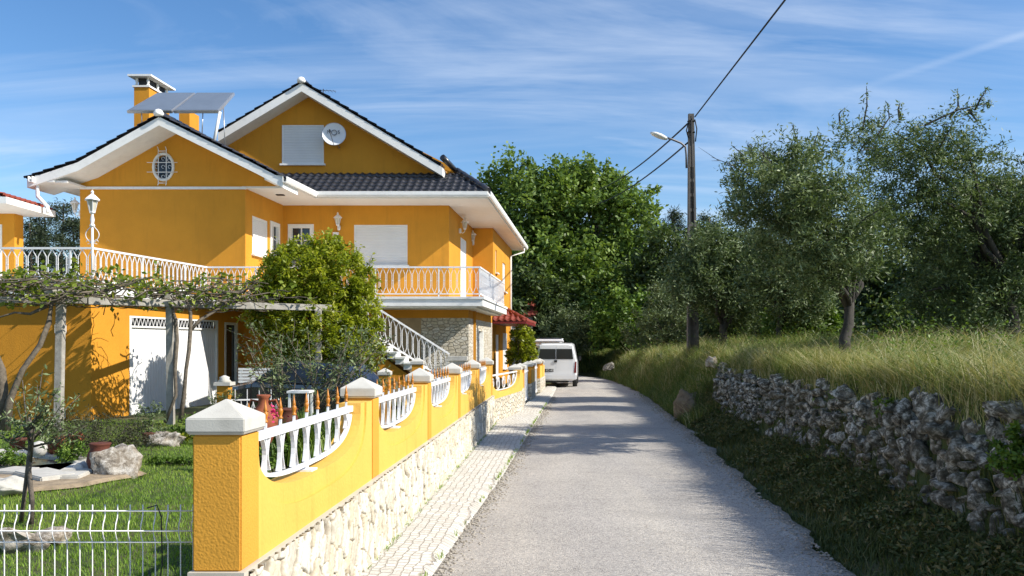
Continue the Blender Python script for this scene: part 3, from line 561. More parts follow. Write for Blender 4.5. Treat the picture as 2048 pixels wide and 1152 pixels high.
mb = MB(hm)
for du in (-.12, .12):
    mb.tube([(cu+du-.03, Yg-.07, cz+.60), (cu+du, Yg-.07, cz+.52), (cu+du, Yg-.07, cz-.52), (cu+du-.02, Yg-.07, cz-.57)], .014, 5)
for dz in (-.17, .12): mb.tube([(cu-.46, Yg-.08, cz+dz), (cu+.46, Yg-.08, cz+dz)], .012, 5)
for dz in (-.50, .47): mb.tube([(cu-.12, Yg-.07, cz+dz), (cu+.12, Yg-.07, cz+dz)], .012, 5)
for (du, dz) in ((-.2, .0), (0, .0), (.2, .0), (0, .25), (0, -.3), (-.18, .2), (.18, .2), (-.18, -.22), (.18, -.22)):
    mb.tube([(cu+du+.05*math.cos(t_), Yg-.02, cz+dz+.05*math.sin(t_)) for t_ in np.linspace(0, 5, 8)], .007, 4)
mb.build('grille', m_iron, ow)
mb = MB(hm); mb.box(UL-.03, UI+.03, YW-.05, YW+.01, SOF-.03, SOF+.045); mb.build('band', m_white, house)
# soffits (a flat slab, L shaped round the house)
UG = px2u(975, 26.6); YG = 26.6; LG = px2u(45, 23.9)+.35
mb = MB(hm)
mb.box(UI+.002, UG, YG, YM+.2, SOF, SOF+.06); mb.box(UW-.3, UG, YM+.2, YB+.4, SOF, SOF+.06); mb.box(UI-.1, px2u(566, 23.9)+.02, YW-.02, YG-.002, SOF, SOF+.06)
mb.box(LG, UL+.2, YW-.9, YB-8, SOF-.002, SOF+.058); mb.box(UL+.2, UL+.9, YW-.02, YW+.3, SOF+.002, SOF+.05)
sof = mb.build('soffit', m_sof, house)
mb = MB(hm); uc = px2u(560, 25.9)
mb.box(uc-.12, uc+.12, 25.85, 26.0, SOF-.03, SOF-.001); mb.build('soffit_vent', m_blk, house)
# gutters: half-round profile swept as boxes with a lip
def gutter(a, b_, name='gutter', wd=.13, h=.17):
    mb = MB(hm); A = Vector(a); B = Vector(b_); d = (B-A).normalized(); n_ = Vector((d.y, -d.x, 0))
    prof = [(0, 0), (wd*.75, 0), (wd, h*.35), (wd, h), (wd-.02, h), (wd-.02, h*.4), (wd*.7, .02), (.02, .02), (.02, h), (0, h)]
    pa = [tuple(A+n_*x+Vector((0, 0, z))) for x, z in prof]; pb = [tuple(B+n_*x+Vector((0, 0, z))) for x, z in prof]; k = len(prof)
    mb.add(pa+pb, [tuple(range(k)), tuple(range(k, 2*k))]+[(i, (i+1) % k, k+(i+1) % k, k+i) for i in range(k)]); return mb.build(name, m_white, house)
gutter((px2u(622, YG)+.0, YG, SOF+.04), (UG+.02, YG, SOF+.04)); gutter((UG, YG-.1, SOF+.045), (UG, YB+.4, SOF+.045)); RW = px2u(566, 23.9)
gutter((RW, 23.85, SOF-.02), (RW, YG+.05, SOF+.03)); gutter((LG-.0, YB-9, SOF-.02), (LG-.0, 23.8, SOF-.02))
# roof slabs with wavy tile courses
def tiles(name, par, O_, U_, S_, W_, Ls, clip=None, pitch=.30, course=.36, m=m_tile, amp=.035, f=hm, res=7):
    """O_ upper corner, U_ unit along the eave, S_ unit down the slope"""
    O_, U_, S_ = Vector(O_), Vector(U_).normalized(), Vector(S_).normalized(); Nn = S_.cross(U_).normalized()
    if Nn.z < 0: Nn = -Nn
    nu = int(W_/pitch*res); nc = int(Ls/course)+1; V = []; Fc = []
    us = [i*pitch/res for i in range(nu+1)]
    for c in range(nc):
        s0, s1 = c*course, min((c+1)*course, Ls)
        if s1-s0 < .02: continue
        base = len(V)
        for s_, lift in ((s0, .0), (s1, .035), (s1, -.03)):
            for u in us:
                ph = (u/pitch) % 1; h = amp*(math.sin(ph*2*math.pi) if ph < .5 else .45*math.sin(ph*2*math.pi))
                V.append(O_+U_*u+S_*s_+Nn*(h*(1 if lift >= 0 else .9)+lift+.04))
        n1 = len(us)
        for r_ in range(2):
            for i in range(n1-1):
                q = (base+r_*n1+i, base+r_*n1+i+1, base+(r_+1)*n1+i+1, base+(r_+1)*n1+i)
                um, sm = us[i], (s0+s1)/2
                if clip and not clip(um, sm): continue
                Fc.append(q)
    Vw = [f(tuple(v)) for v in V]
    me = npmesh(name, Vw, [Fc], smooth=False); return link(name, me, m, par)
def ridge(par, a, b_, r=.12, m=m_tile, f=hm, step=.38, name='ridge_tiles', endm=None):
    A, B = Vector(a), Vector(b_); n_ = max(1, int((B-A).length/step)); mb = MB(f)
    for i in range(n_):
        p, q = A.lerp(B, i/n_), A.lerp(B, (i+1.12)/n_); mb.tube([p, q], [r*.86, r*1.05], 9)
    return mb.build(name, m, par)
k_ = .6; au2 = px2u(603, 27.4); ztop = 10.52
def rake(par, poly, y0, y1, th=.28, m=m_white):
    """board and soffit under a sloping roof edge; poly = [(u, z)] from eave to apex"""
    mb = MB(hm)
    for (u0, z0), (u1, z1) in zip(poly[:-1], poly[1:]):
        mb.hexa([(u0, y0, z0-th), (u1, y0, z1-th), (u1, y1, z1-th), (u0, y1, z0-th)], [(u0, y0, z0), (u1, y0, z1), (u1, y1, z1), (u0, y1, z0)])
    return mb.build('bargeboard', m, par)
uL, uR = px2u(436, 27.4), px2u(885, 27.4)
rake(house, [(uL, ztop-(au2-uL)*k_), (au2, ztop)], 27.4, 28.3); rake(house, [(uR, ztop-(uR-au2)*k_), (au2, ztop)], 27.4, 28.3)
sl_ = math.sqrt(1+k_*k_); Lr = (UG-au2)*sl_+.02
# main roof, right plane: runs from the ridge to the side gutter; its front edge steps back at the skirt
def clipR(yy, s_):
    u = au2+s_/sl_; Y = 27.38+yy-1.0
    return Y > 27.36 if u < uR+.02 else Y > YG+.12+(UG-u)*.95*(YM+.1-YG)/(UG-uR)
tiles('roof', house, (au2, 26.38, ztop+.01), (0, 1, 0), (1, 0, -k_), YB+.4-26.38, Lr, clip=clipR)
tiles('roof', house, (au2, 27.38, ztop+.01), (0, 1, 0), (-1, 0, -k_), 13.4, (au2-uL)*sl_)
# front skirt
ks = (7.62-6.70)/(28.06-26.66); Ls = math.hypot(1.40, .92); u0 = px2u(560, 28); Wd = UG-u0
tiles('skirt_roof', house, (u0, 28.06, 7.60), (1, 0, 0), (0, -1.40, -.92), Wd, Ls, clip=lambda u, s_: u0+u < UG-(Ls-s_)/Ls*(UG-(px2u(905, gy)+.25)), course=.29, pitch=.25)
mb = MB(hm); mb.add([(u0, YG+.1, SOF+.07), (UG, YG+.1, SOF+.07), (px2u(905, gy)+.25, 28.06, 7.56), (u0, 28.06, 7.56)], [(0, 1, 2, 3)]); mb.add([(UG, YG+.1, SOF+.07), (UG, YB+.3, SOF+.07), (au2, YB+.3, ztop-.03), (au2, 28.1, ztop-.03), (px2u(905, gy)+.25, 28.06, 7.56)], [(0, 1, 2, 3, 4)])
mb.build('roof_deck', m_tile, house)
ridge(house, (UG+.02, YG+.05, 6.78), (px2u(905, gy)+.18, 28.06, 7.70), .12); ridge(house, (px2u(905, gy)+.1, 28.0, 7.74), (uR+.02, 27.5, 8.02), .10)
ridge(house, (au2, 27.42, ztop+.07), (au2, YB, ztop+.07), .12); mb = MB(hm); mb.lathe((au2, 27.38, ztop+.0), [(.13, 0), (.14, .08), (.09, .17), (.01, .2)], 12); mb.build('ridge_end', m_white, house)
# wing roof with swept eaves
wz1 = 8.42; WP = [(px2u(54, 23.9), 6.60), (px2u(155, 23.9), 7.09), (wa, wz1)]; WQ = [(RW, 6.60), (px2u(512, 23.9), 7.02), (wa, wz1)]
def rslab(poly): rake(house, poly, 23.9, YW+.2, .25)
rslab(WP); rslab(WQ)
for P_, sg in ((WP, -1), (WQ, 1)):
    (ua, za), (ub, zb_), (uc_, zc) = P_
    d_ = Vector((ub-uc_, 0, zb_-zc)); tiles('roof', house, (uc_, 23.86, zc+.02), (0, 1, 0), d_, 8 if sg < 0 else 6.5, d_.length, course=.34)
    d_ = Vector((ua-ub, 0, za-zb_)); tiles('roof', house, (ub, 23.86, zb_+.02), (0, 1, 0), d_, 8 if sg < 0 else 2.9, d_.length+.06, course=.34)
    mb = MB(hm); y2 = 32 if sg < 0 else 27.8; mb.add([(ua, 24, za-.02), (ub, 24, zb_-.02), (uc_, 24, zc-.02), (uc_, y2, zc-.02), (ub, y2, zb_-.02), (ua, y2, za-.02)], [(0, 1, 4, 5), (1, 2, 3, 4)]); mb.build('roof_deck', m_tile, house)
ridge(house, (wa, 23.9, wz1+.07), (wa, 32, wz1+.07), .12); mb = MB(hm); mb.lathe((wa, 23.88, wz1+.02), [(.13, 0), (.14, .08), (.09, .17), (.01, .2)], 12); mb.build('ridge_end', m_white, house)
mb = MB(hm); mb.box(LG-.0, LG+.55, 23.92, YW-.1, SOF+.0, SOF+.2); mb.build('eave_return', m_white, house); mb = MB(hm); mb.box(RW-.55, RW-.005, 23.92, YW-.0, SOF+.064, SOF+.2); mb.build('eave_return', m_white, house)
# chimneys
def chimney(u0, u1, y0, y1, z0, z1, capn=True, m=m_yel):
    mb = MB(hm); mb.box(u0, u1, y0, y1, z0, z1); c = mb.build('chimney', m, house)
    if capn:
        mb = MB(hm); mb.box(u0-.04, u1+.04, y0-.04, y1+.04, z1, z1+.06)
        for u in (u0+.06, u1-.06):
            for y in np.linspace(y0+.06, y1-.06, 3): mb.lathe((u, y, z1+.06), [(.05, 0), (.06, .03), (.03, .08), (.05, .16), (.03, .24), (.05, .27)], 8)
        mb.hexa([(u0-.14, y0-.14, z1+.33), (u1+.14, y0-.14, z1+.33), (u1+.14, y1+.14, z1+.33), (u0-.14, y1+.14, z1+.33)], [(u0-.14, y0-.14, z1+.39), (u1+.14, y0-.14, z1+.39), (u1+.14, y1+.14, z1+.39), (u0-.14, y1+.14, z1+.39)])
        mb.build('chimney_cap', m_white, c); mb = MB(hm); mb.box(u0+.1, u1-.1, y0+.1, y1-.1, z1+.061, z1+.32); mb.build('flue', m_blk, c)
chimney(px2u(268, 27), px2u(298, 27), 27, 28.3, 6.9, 10.25); chimney(px2u(358, 29), px2u(379, 29), 29, 29.7, 7.5, 10.05, False)
# balcony and terrace: slab edges, railings
def lattice(name, pts, zr, zb, sp=.19, posts=True, par=None):
    """white iron railing of elongated hexagons between two rails"""
    mb = MB(); hr = MB()
    for (a, b_) in zip(pts[:-1], pts[1:]):
        A, B = Vector(a), Vector(b_); L_ = (B-A).length; n_ = max(1, round(L_/sp)); d = (B-A)/L_; q = L_/n_
        P3 = lambda s_, z: (A.x+d.x*s_, A.y+d.y*s_, z)
        hr.bar(P3(-.02, zr), P3(L_+.02, zr), .06, .045); hr.bar(P3(0, zb), P3(L_, zb), .035, .03)
        zt, zl = zr-.03, zb+.02; h = zt-zl
        for i in range(n_):
            c = (i+.5)*q
            for sg in (-1, 1):
                pr = [(c+sg*q*.47, zt), (c+sg*.020, zt-.24*h), (c+sg*.020, zl+.24*h), (c+sg*q*.47, zl)]
                for (s1, z1), (s2, z2) in zip(pr[:-1], pr[1:]): mb.bar(P3(s1, z1), P3(s2, z2), .016)
            mb.bar(P3(c-.03, zl+h*.5), P3(c+.03, zl+h*.5), .02)
        if posts:
            for k in range(int(L_/1.9)+1): s_ = min(L_, k*1.9); hr.bar(P3(s_, zb-.12), P3(s_, zr), .035)
    o_ = mb.build(name, m_iron, par or house); hr.build('handrail', m_iron, o_); return o_
YBF = 24.62; uBR = px2u(959, YBF); pr = hm((uBR, YBF, 0)); pr2 = hm((uBR, 31.3, 0)); tL = (-9.98, 19.5); tB = (-9.06, YBF-.3)
ZR = 4.07
lattice('railing', [tB, (-7.6, YBF-.3), (-6.0, YBF)], ZR, FL+.1)
lattice('railing', [(-6.0, YBF), pr[:2]], ZR+.03, FL+.1); lattice('railing', [pr[:2], pr2[:2]], ZR+.03, FL+.1, sp=.17)
lattice('railing', [tL, tB], ZR, FL+.1, sp=.20); lattice('railing', [(-20, 19.5), tL], ZR, FL+.1, sp=.24)
mb = MB(); z0, z1 = FL-.27, FL
mb.hexa([(-20, 19.35, z0), (tL[0]+.12, 19.35, z0), (tB[0]+.15, YBF-.45, z0), (-20, YBF-.45, z0)], [(-20, 19.35, z1), (tL[0]+.12, 19.35, z1), (tB[0]+.15, YBF-.45, z1), (-20, YBF-.45, z1)])
mb.hexa([(-20, YBF-.448, z0), (-6.0, YBF-.448, z0), (-6, 28.1, z0), (-20, 28.1, z0)], [(-20, YBF-.448, z1), (-6, YBF-.448, z1), (-6, 28.1, z1), (-20, 28.1, z1)])
x2, x3 = pr[0]+.1, pr2[0]+.1
mb.hexa([(-5.998, YBF-.12, z0), (x2, YBF-.12, z0), (x3, 31.5, z0), (-5.998, 31.5, z0)], [(-5.998, YBF-.12, z1), (x2, YBF-.12, z1), (x3, 31.5, z1), (-5.998, 31.5, z1)])
mb.hexa([(-5.998, YBF-.16, z1-.06), (x2+.04, YBF-.16, z1-.06), (x3+.04, 31.54, z1-.06), (-5.998, 31.54, z1-.06)], [(-5.998, YBF-.16, z1+.012), (x2+.04, YBF-.16, z1+.012), (x3+.04, 31.54, z1+.012), (-5.998, 31.54, z1+.012)])
mb.hexa([(-5.998, YBF+.05, z0-.05), (x2-.2, YBF+.05, z0-.05), (x3-.2, 31.5, z0-.05), (-5.998, 31.5, z0-.05)], [(-5.998, YBF+.05, z0-.002), (x2-.2, YBF+.05, z0-.002), (x3-.2, 31.5, z0-.002), (-5.998, 31.5, z0-.002)])
mb.build('balcony_slab', m_white, house)
# ground floor: garage flank, front wall, stone faced corner
mb = MB(); gx = lambda Y: -10.08+.17*(Y-19.5); G0 = lambda a, z, o_: (gx(a)-o_, a, z)
H_g = (21.05, 25.35, -.9, 2.52); wallsheet(mb, G0, 19.6, 27.0, -1, FL-.27, [H_g, (25.75, 26.5, -.2, 2.45)], .14)
wallsheet(mb, lambda a, z, o_: (a, 19.6+o_, z), -20, gx(19.6), -1, FL-.27, [], .1); wallsheet(mb, lambda a, z, o_: (a, 27+o_, z), gx(27.0), px2u(937, 26), -1, FL-.32, [], .1)
mb.build('ground_floor_wall', m_yel, house)
def gmap(p): return (gx(p[1])+p[0], p[1], p[2])
mb = MB(gmap); mb.box(-.09, -.05, 21.12, 25.28, -.9, 2.22); gd = mb.build('garage_door', m_door, house)
mb = MB(gmap)
for y in (21.05, 23.16, 25.27): mb.box(-.05, -.0, y, y+.08, -.9, 2.52)
mb.box(-.05, .0, 21.13, 25.27, 2.22, 2.27); mb.box(-.05, .0, 21.13, 25.27, 2.47, 2.52); mb.build('frame', m_white, gd)
mb = MB(gmap); n_ = 26
for i in range(n_):
    a = 21.13+(4.14)*i/n_; b_ = a+4.14/n_; m_ = (a+b_)/2; mb.bar((-.02, a, 2.27), (-.02, m_, 2.47), .014); mb.bar((-.02, m_, 2.47), (-.02, b_, 2.27), .014)
mb.build('grille', m_iron, gd); mb = MB(gmap); mb.box(-.13, -.12, 21.1, 25.3, 2.22, 2.5); mb.build('dark_pane', m_glass, gd)
mb = MB(gmap); mb.box(-.1, -.07, 25.78, 26.47, -.2, 2.4); wn_ = mb.build('window', m_glass, house); mb = MB(gmap); mb.box(-.06, .02, 25.72, 25.80, -.2, 2.48); mb.box(-.06, .02, 26.45, 26.53, -.2, 2.48); mb.box(-.06, .02, 25.8, 26.45, 2.4, 2.48); mb.build('frame', m_white, wn_)
# porch room under the balcony, faced in stone
uS = px2u(937, 26); mb = MB(hm); wallsheet(mb, lambda a, z, o_: (a, 26+o_, z), -6.2, uS, -1, 2.62, [], .1); mb.build('plaster_wall', m_plas, house)
mb = MB(hm); H_s = (28.1, 29.2, .7, 2.25); wallsheet(mb, lambda a, z, o_: (uS+.004-o_, a, z), 25.995, 32, -1, 2.62, [H_s], .2); wallsheet(mb, lambda a, z, o_: (a, 25.99+o_, z), uS-1.5, uS+.004, -1, 2.62, [], .05); mb.build('stone_facing', m_clad2, house)
mb = MB(hm); mb.box(-6.2, uS, 25.992, 32, 2.622, 2.928); mb.build('lintel', m_yel, house)
mb = MB(hm); mb.box(uS-.16, uS-.12, 28.15, 29.15, .7, 2.2); wn_ = mb.build('window', m_white, house); mb = MB(hm); mb.box(uS-.1, uS+.03, 28.0, 28.12, .62, 2.3); mb.build('frame', m_white, wn_); mb = MB(hm); mb.box(uS-.1, uS+.03, 29.18, 29.3, .62, 2.3); mb.build('frame', m_white, wn_)
# outside stair
XS0, XS1 = -5.75, -1.62; st_ = MB(); n_ = 19
for i in range(n_):
    x = XS0+(XS1-XS0+.2)*i/n_; z = 3.06-(3.06-.25)*i/n_
    st_.box(x, x+.27, 22.75, 23.85, z-.05, z); st_.box(x, x+.24, 22.80, 23.85, z-.2, z-.05)
stair = st_.build('stair', m_white, house)
mb = MB(); mb.hexa([(XS0, 22.86, 2.5), (XS1, 22.86, -.35), (XS1, 23.8, -.35), (XS0, 23.8, 2.5)], [(XS0, 22.86, 2.9), (XS1, 22.86, .06), (XS1, 23.8, .06), (XS0, 23.8, 2.9)]); mb.build('stringer', m_yel, stair)
mb = MB(); k2 = -(3.98-1.52)/(XS1-.2-XS0); a = Vector((XS0, 23.86, 4.0)); b_ = Vector((XS1-.2, 23.86, 1.50)); d = b_-a
mb.bar(a, b_, .06, .05); mb.bar(a-Vector((0, 0, .82)), b_-Vector((0, 0, .82)), .04, .05)
for i in range(24):
    f1, f2, fc = i/24, (i+1)/24, (i+.5)/24; q = Vector((.018, 0, 0))
    for s1, f_ in ((-1, f1), (1, f2)):
        t_ = a+d*lerp(fc, f_, .92); c_ = a+d*fc+q*s1
        p0 = t_-Vector((0, 0, .03)); p1 = c_-Vector((0, 0, .2)); p2 = c_-Vector((0, 0, .62)); p3 = t_-Vector((0, 0, .8))
        mb.bar(p0, p1, .016); mb.bar(p1, p2, .016); mb.bar(p2, p3, .016)
mb.build('stair_railing', m_iron, stair)
mb = MB(); mb.box(XS1-.22, XS1+.34, 23.3, 23.9, 1.32, 1.44); mb.box(XS1-.16, XS1+.28, 23.36, 23.84, -.3, 1.32); mb.build('newel', m_stonesmooth, stair)
# red tiled awning over the side door
mb = MB(hm); wu = UJ; ez, tz = 2.72, 3.38; eo = wu+1.36
mb.add([(wu, 33.0, ez), (eo, 33.0, ez), (eo, 38.2, ez), (wu, 38.2, ez), (wu, 34.9, tz), (wu+.1, 36.2, tz)], [(0, 1, 4), (1, 2, 5, 4), (0, 3, 2, 1)]); aw = mb.build('awning', m_red, house)
dF = Vector((0, -1.9, -(tz-ez))); lF = dF.length
tiles('front_tiles', aw, (wu, 34.9, tz), (1, 0, 0), dF, 1.36, lF+.03, clip=lambda u, s_: u < 1.36*(s_+.12)/lF, pitch=.24, course=.38, m=m_red, amp=.05)
dS = Vector((1.36, 0, -(tz-ez))); lS = dS.length
tiles('side_tiles', aw, (wu, 33, tz), (0, 1, 0), dS, 5.2, lS+.03, clip=lambda u, s_: u > 1.9*(1-s_/lS), pitch=.24, course=.38, m=m_red, amp=.05)
ridge(aw, (eo, 33.0, ez+.06), (wu+.02, 34.9, tz+.08), .10, m_red)
mb = MB(hm); mb.box(wu, eo+.03, 32.98, 38.2, ez-.10, ez-.004); mb.build('awning_board', simple('maroon_board', s2l(110, 30, 28), .5), aw)
# downpipes
mb = MB(hm); mb.tube([(UG+.0, YB-.6, SOF+.02), (UG, YB-.6, SOF-.18), (UJ+.08, YB-1.2, SOF-.45), (UJ+.08, YB-1.2, 0)], .05, 8); mb.build('downpipe', m_white, house)
mb = MB(hm); mb.tube([(LG+.02, 24.0, SOF), (LG+.02, 24.0, SOF-.22), (LG+.02, 24.0, SOF-.40), (LG+.35, 23.95, SOF-.72), (LG+.38, 23.9, SOF-.9)], .055, 8); mb.build('downpipe', m_white, house)
mb = MB(); mb.tube([(-10.75, 19.55, FL-.3), (-10.75, 19.55, .2)], .02, 6); mb.box(-10.86, -10.64, 19.47, 19.58, 2.05, 2.25); mb.box(-10.88, -10.66, 19.47, 19.58, .02, .22); mb.build('conduit', m_white, house)
mb = MB(hm); mb.box(px2u(667, YM), px2u(678, YM), YM-.08, YM-.001, 5.25, 5.6); mb.build('meter_box', m_white, house)
# ------------------------------------------------------------------ wall lamps, lamp post
def lantern(mb, gl, x, y, z, s=1.):
    """hexagonal lantern body whose bottom is at z"""
    n = 6
    for k in range(n):
        a = 2*math.pi*k/n; c, s_ = math.cos(a), math.sin(a); mb.bar((x+.055*s*c, y+.055*s*s_, z+.03*s), (x+.10*s*c, y+.10*s*s_, z+.24*s), .014*s)
    mb.lathe((x, y, z), [(.02*s, -.03*s), (.06*s, 0), (.06*s, .03*s), (.03*s, .04*s)], 6, False); mb.lathe((x, y, z+.24*s), [(.145*s, 0), (.15*s, .015*s), (.06*s, .10*s), (.03*s, .12*s), (.025*s, .15*s), (.035*s, .165*s), (.004, .21*s)], 6, False)
    gl.lathe((x, y, z+.03*s), [(.05*s, 0), (.092*s, .205*s)], 6, False)
m_lg = simple('frosted_lamp_glass', (.55, .52, .42), .25, spec=.6)
def walllamp(p, face, lab):      # face: outward unit vector (x, y)
    t_ = thing('wall_lamp', lab, 'wall lamp', p, 'white lantern wall lamps on the house'); x, y, z = p; f = Vector((face[0], face[1], 0)).normalized()
    mb = MB(); mb.lathe((x+f.x*.02, y+f.y*.02, z-.10), [(.03, 0), (.055, .03), (.055, .15), (.03, .18)], 8)
    mb.tube([(x+f.x*.03, y+f.y*.03, z-.04), (x+f.x*.12, y+f.y*.12, z-.10), (x+f.x*.20, y+f.y*.20, z-.04), (x+f.x*.20, y+f.y*.20, z+.03)], .014, 6); mb.build('bracket', m_iron, t_)
    mb = MB(); gl = MB(); lantern(mb, gl, x+f.x*.20, y+f.y*.20, z+.05, 1.0); mb.build('lantern', m_iron, t_); gl.build('glass', m_lg, t_)
walllamp(at(678, 455, YM-.02), (0, -1), 'white lantern wall lamp between the small pane window and the wide balcony shutter')
sx = hm((UW, 30.0, 0)); walllamp((sx[0]+.02, 30.0, 5.95), (1, -.1), 'white lantern wall lamp above the balcony side door, nearest the front corner')
walllamp((at(951, 482, YJ)[0]-.1, YJ-.02, 5.92), (0, -1), 'white lantern wall lamp on the set-back wall behind the balcony, farthest back')
walllamp((hm((UL, 24.98, 0))[0]-.02, 24.98, 5.78), (-1, .1), 'white lantern wall lamp on the left flank of the wing, against the sky')
lp = thing('lamp_post', 'white lantern on a scrolled post rising from the terrace railing corner', 'lamp', (tL[0], tL[1], ZR)); x, y = tL
mb = MB(); mb.tube([(x, y, FL-.0), (x, y, ZR+.55)], .028, 8); mb.lathe((x, y, ZR+.5), [(.03, 0), (.06, .02), (.06, .05), (.035, .09), (.05, .18), (.028, .3), (.03, .34)], 10); mb.build('post', m_iron, lp)
mb = MB()
for sg in (-1, 1):
    mb.tube([(x+sg*(.03+.13*math.sin(u)), y, ZR+.12+.40*u/math.pi) for u in np.linspace(0, math.pi, 12)], .010, 5); mb.tube([(x+sg*(.09+.05*math.cos(u)), y, ZR+.15+.05*math.sin(u)) for u in np.linspace(0, 5.2, 10)], .008, 5)
mb.build('scroll', m_iron, lp); mb = MB(); gl = MB(); lantern(mb, gl, x, y, ZR+.84, 1.22); mb.build('lantern', m_iron, lp); gl.build('glass', m_lg, lp)
# ------------------------------------------------------------------ solar collector, dish, aerial
sp = thing('solar_panel', 'pair of grey solar water panels on a raised frame over the wing roof ridge', 'solar panel', (-10.1, 25, 8.6))
c00, c10, c01, c11 = Vector(at(253, 221, 24.5)), Vector(at(437, 221, 24.5)), Vector(at(315, 185, 26.1)), Vector(at(469, 185, 26.1)); nrm = (c10-c00).cross(c01-c00).normalized()
if nrm.z < 0: nrm = -nrm
bl = lambda u, v: c00.lerp(c10, u).lerp(c01.lerp(c11, u), v)
for u0, u1 in ((0, .492), (.508, 1)):
    q = [bl(u0, 0), bl(u1, 0), bl(u1, 1), bl(u0, 1)]; mb = MB(); mb.hexa([p-nrm*.09 for p in q], q); pn = mb.build('collector', m_alu, sp, bevel=.01)
    q = [bl(u0+.015, .02), bl(u1-.015, .02), bl(u1-.015, .98), bl(u0+.015, .98)]; mb = MB(); mb.hexa([p+nrm*.001 for p in q], [p+nrm*.008 for p in q]); mb.build('glass', m_solar, pn)
for px0, py0, Ya, px1, py1, Yb_, r_ in ((440, 224, 24.55, 428, 284, 24.4, .045), (447, 214, 25.0, 450, 292, 24.9, .015), (406, 222, 24.6, 404, 270, 24.6, .015), (283, 221, 24.6, 284, 250, 24.6, .015)):
    mb = MB(); mb.tube([at(px0, py0, Ya), at(px1, py1, Yb_)], r_, 8); mb.build('leg', m_white if r_ > .03 else m_alu, sp)
ds = thing('satellite_dish', 'round white satellite dish bracketed beside the attic shutter', 'satellite dish', at(668, 290, 27.75))
dc = Vector(at(668, 268, 27.62)); dn = Vector((.10, -.97, .12)).normalized(); dx = dn.cross(Vector((0, 0, 1))).normalized()*-1; dz = dx.cross(dn).normalized()
if dz.z < 0: dz = -dz
if dx.x < 0: dx = -dx
V = []; Fd = []; nr_, ns_ = 8, 32
for i in range(nr_+1):
    r_ = .39*i/nr_
    for k in range(ns_):
        a = 2*math.pi*k/ns_; V.append(dc+dx*r_*math.cos(a)+dz*r_*math.sin(a)-dn*(.07*(1-(r_/.39)**2)))
for i in range(nr_):
    for k in range(ns_): Fd.append((i*ns_+k, i*ns_+(k+1) % ns_, (i+1)*ns_+(k+1) % ns_, (i+1)*ns_+k))
link('reflector', npmesh('reflector', V, [Fd], smooth=True), simple('dish_enamel', (.74, .75, .76), .45, var=.03), ds)
mb = MB(); mb.tube([dc+dx*.39*math.cos(a)+dz*.39*math.sin(a) for a in np.linspace(0, 2*math.pi, 33)], .010, 6, cap=False); mb.tube([dc-dn*.08, dc-dn*.16-dz*.1, (dc.x+.1, 28.05, dc.z-.38)], .022, 6); mb.build('mount', m_alu, ds)
mb = MB(); lnb = dc+dn*.34+dz*-.02-dx*.10; mb.tube([dc-dz*.39, lnb-dz*.03], .010, 6); mb.tube([lnb-dn*.05, lnb+dn*.06], .032, 8); mb.build('receiver_arm', m_blk, ds)
def text(body, pos, xdir, ydir, size, m, par, name='lettering', ext=.002):
    cu_ = bpy.data.curves.new(name, 'FONT'); cu_.body = body; cu_.size = size; cu_.extrude = ext; cu_.align_x = 'CENTER'; cu_.align_y = 'CENTER'; tmp = bpy.data.objects.new('t', cu_); C.objects.link(tmp)
    bpy.context.view_layer.update(); me = bpy.data.meshes.new_from_object(tmp.evaluated_get(bpy.context.evaluated_depsgraph_get())); bpy.data.objects.remove(tmp)
    X = Vector(xdir).normalized(); Yv = Vector(ydir).normalized(); Z = X.cross(Yv); Mx = Matrix((X, Yv, Z)).transposed().to_4x4(); Mx.translation = Vector(pos); me.transform(Mx); me.name = name
    return link(name, me, m, par)
text('N', dc+dn*.012-dx*.17+dz*.06, dx, dz, .17, m_blk, ds); text('S', dc+dn*.012+dx*.16+dz*.06, dx, dz, .17, m_blk, ds)
mb = MB(); mb.tube([dc+dn*.0-dn*.02+dz*.06+dx*.085*math.cos(a)+dz*.085*math.sin(a) for a in np.linspace(0, 2*math.pi, 25)], .014, 6, cap=False); mb.build('ring_emblem', simple('grey_print', (.22, .22, .23), .5), ds)
an_ = thing('aerial', 'small dark television aerial behind the main roof ridge', 'aerial', hm((au2+.2, 29.0, ztop))); mb = MB(hm); x = au2+.2
mb.tube([(x, 29, ztop-.1), (x, 29, ztop+.30)], .015, 6); mb.build('mast', m_blk, an_); mb = MB(hm); mb.tube([(x-.25, 29, ztop+.27), (x+.45, 29, ztop+.22)], .009, 5)
for i in range(6): mb.tube([(x-.2+.12*i, 28.85, ztop+.26-.01*i), (x-.2+.12*i, 29.15, ztop+.26-.01*i)], .005, 4)
mb.build('elements', m_blk, an_)
# ------------------------------------------------------------------ annex on the left, small outbuilding far right of the house
an2 = thing('annex', 'small orange annex with red tiled roof and white gutter at the left edge', 'building', (-17, 25, FL))
mb = MB(); wallsheet(mb, lambda a, z, o_: (a, 24.06+o_, z), -20, -14.6, FL, 5.72, [(-16.2, -14.98, FL, 5.3)], .15); wallsheet(mb, lambda a, z, o_: (-14.6-o_, a, z), 24.06, 24.5, FL, 5.72, [], .1); mb.build('wall', m_yel, an2)
mb = MB(); mb.box(-16.2, -15.05, 24.16, 24.18, FL, 5.25); dr = mb.build('door', simple('grey_door_pane', (.35, .37, .36), .15, spec=.6), an2); mb = MB(); mb.box(-15.08, -14.96, 24.04, 24.2, FL, 5.3); mb.box(-16.2, -15.08, 24.04, 24.2, 5.2, 5.3); mb.box(-15.6, -15.52, 24.05, 24.19, FL, 5.2); mb.build('frame', m_white, dr)
mb = MB(); mb.hexa([(-20, 22.3, 5.62), (-13.75, 22.3, 5.62), (-13.75, 24.7, 5.62), (-20, 24.7, 5.62)], [(-20, 22.3, 5.80), (-13.75, 22.3, 5.80), (-13.75, 24.7, 5.80), (-20, 24.7, 5.80)]); mb.build('eaves', m_white, an2)
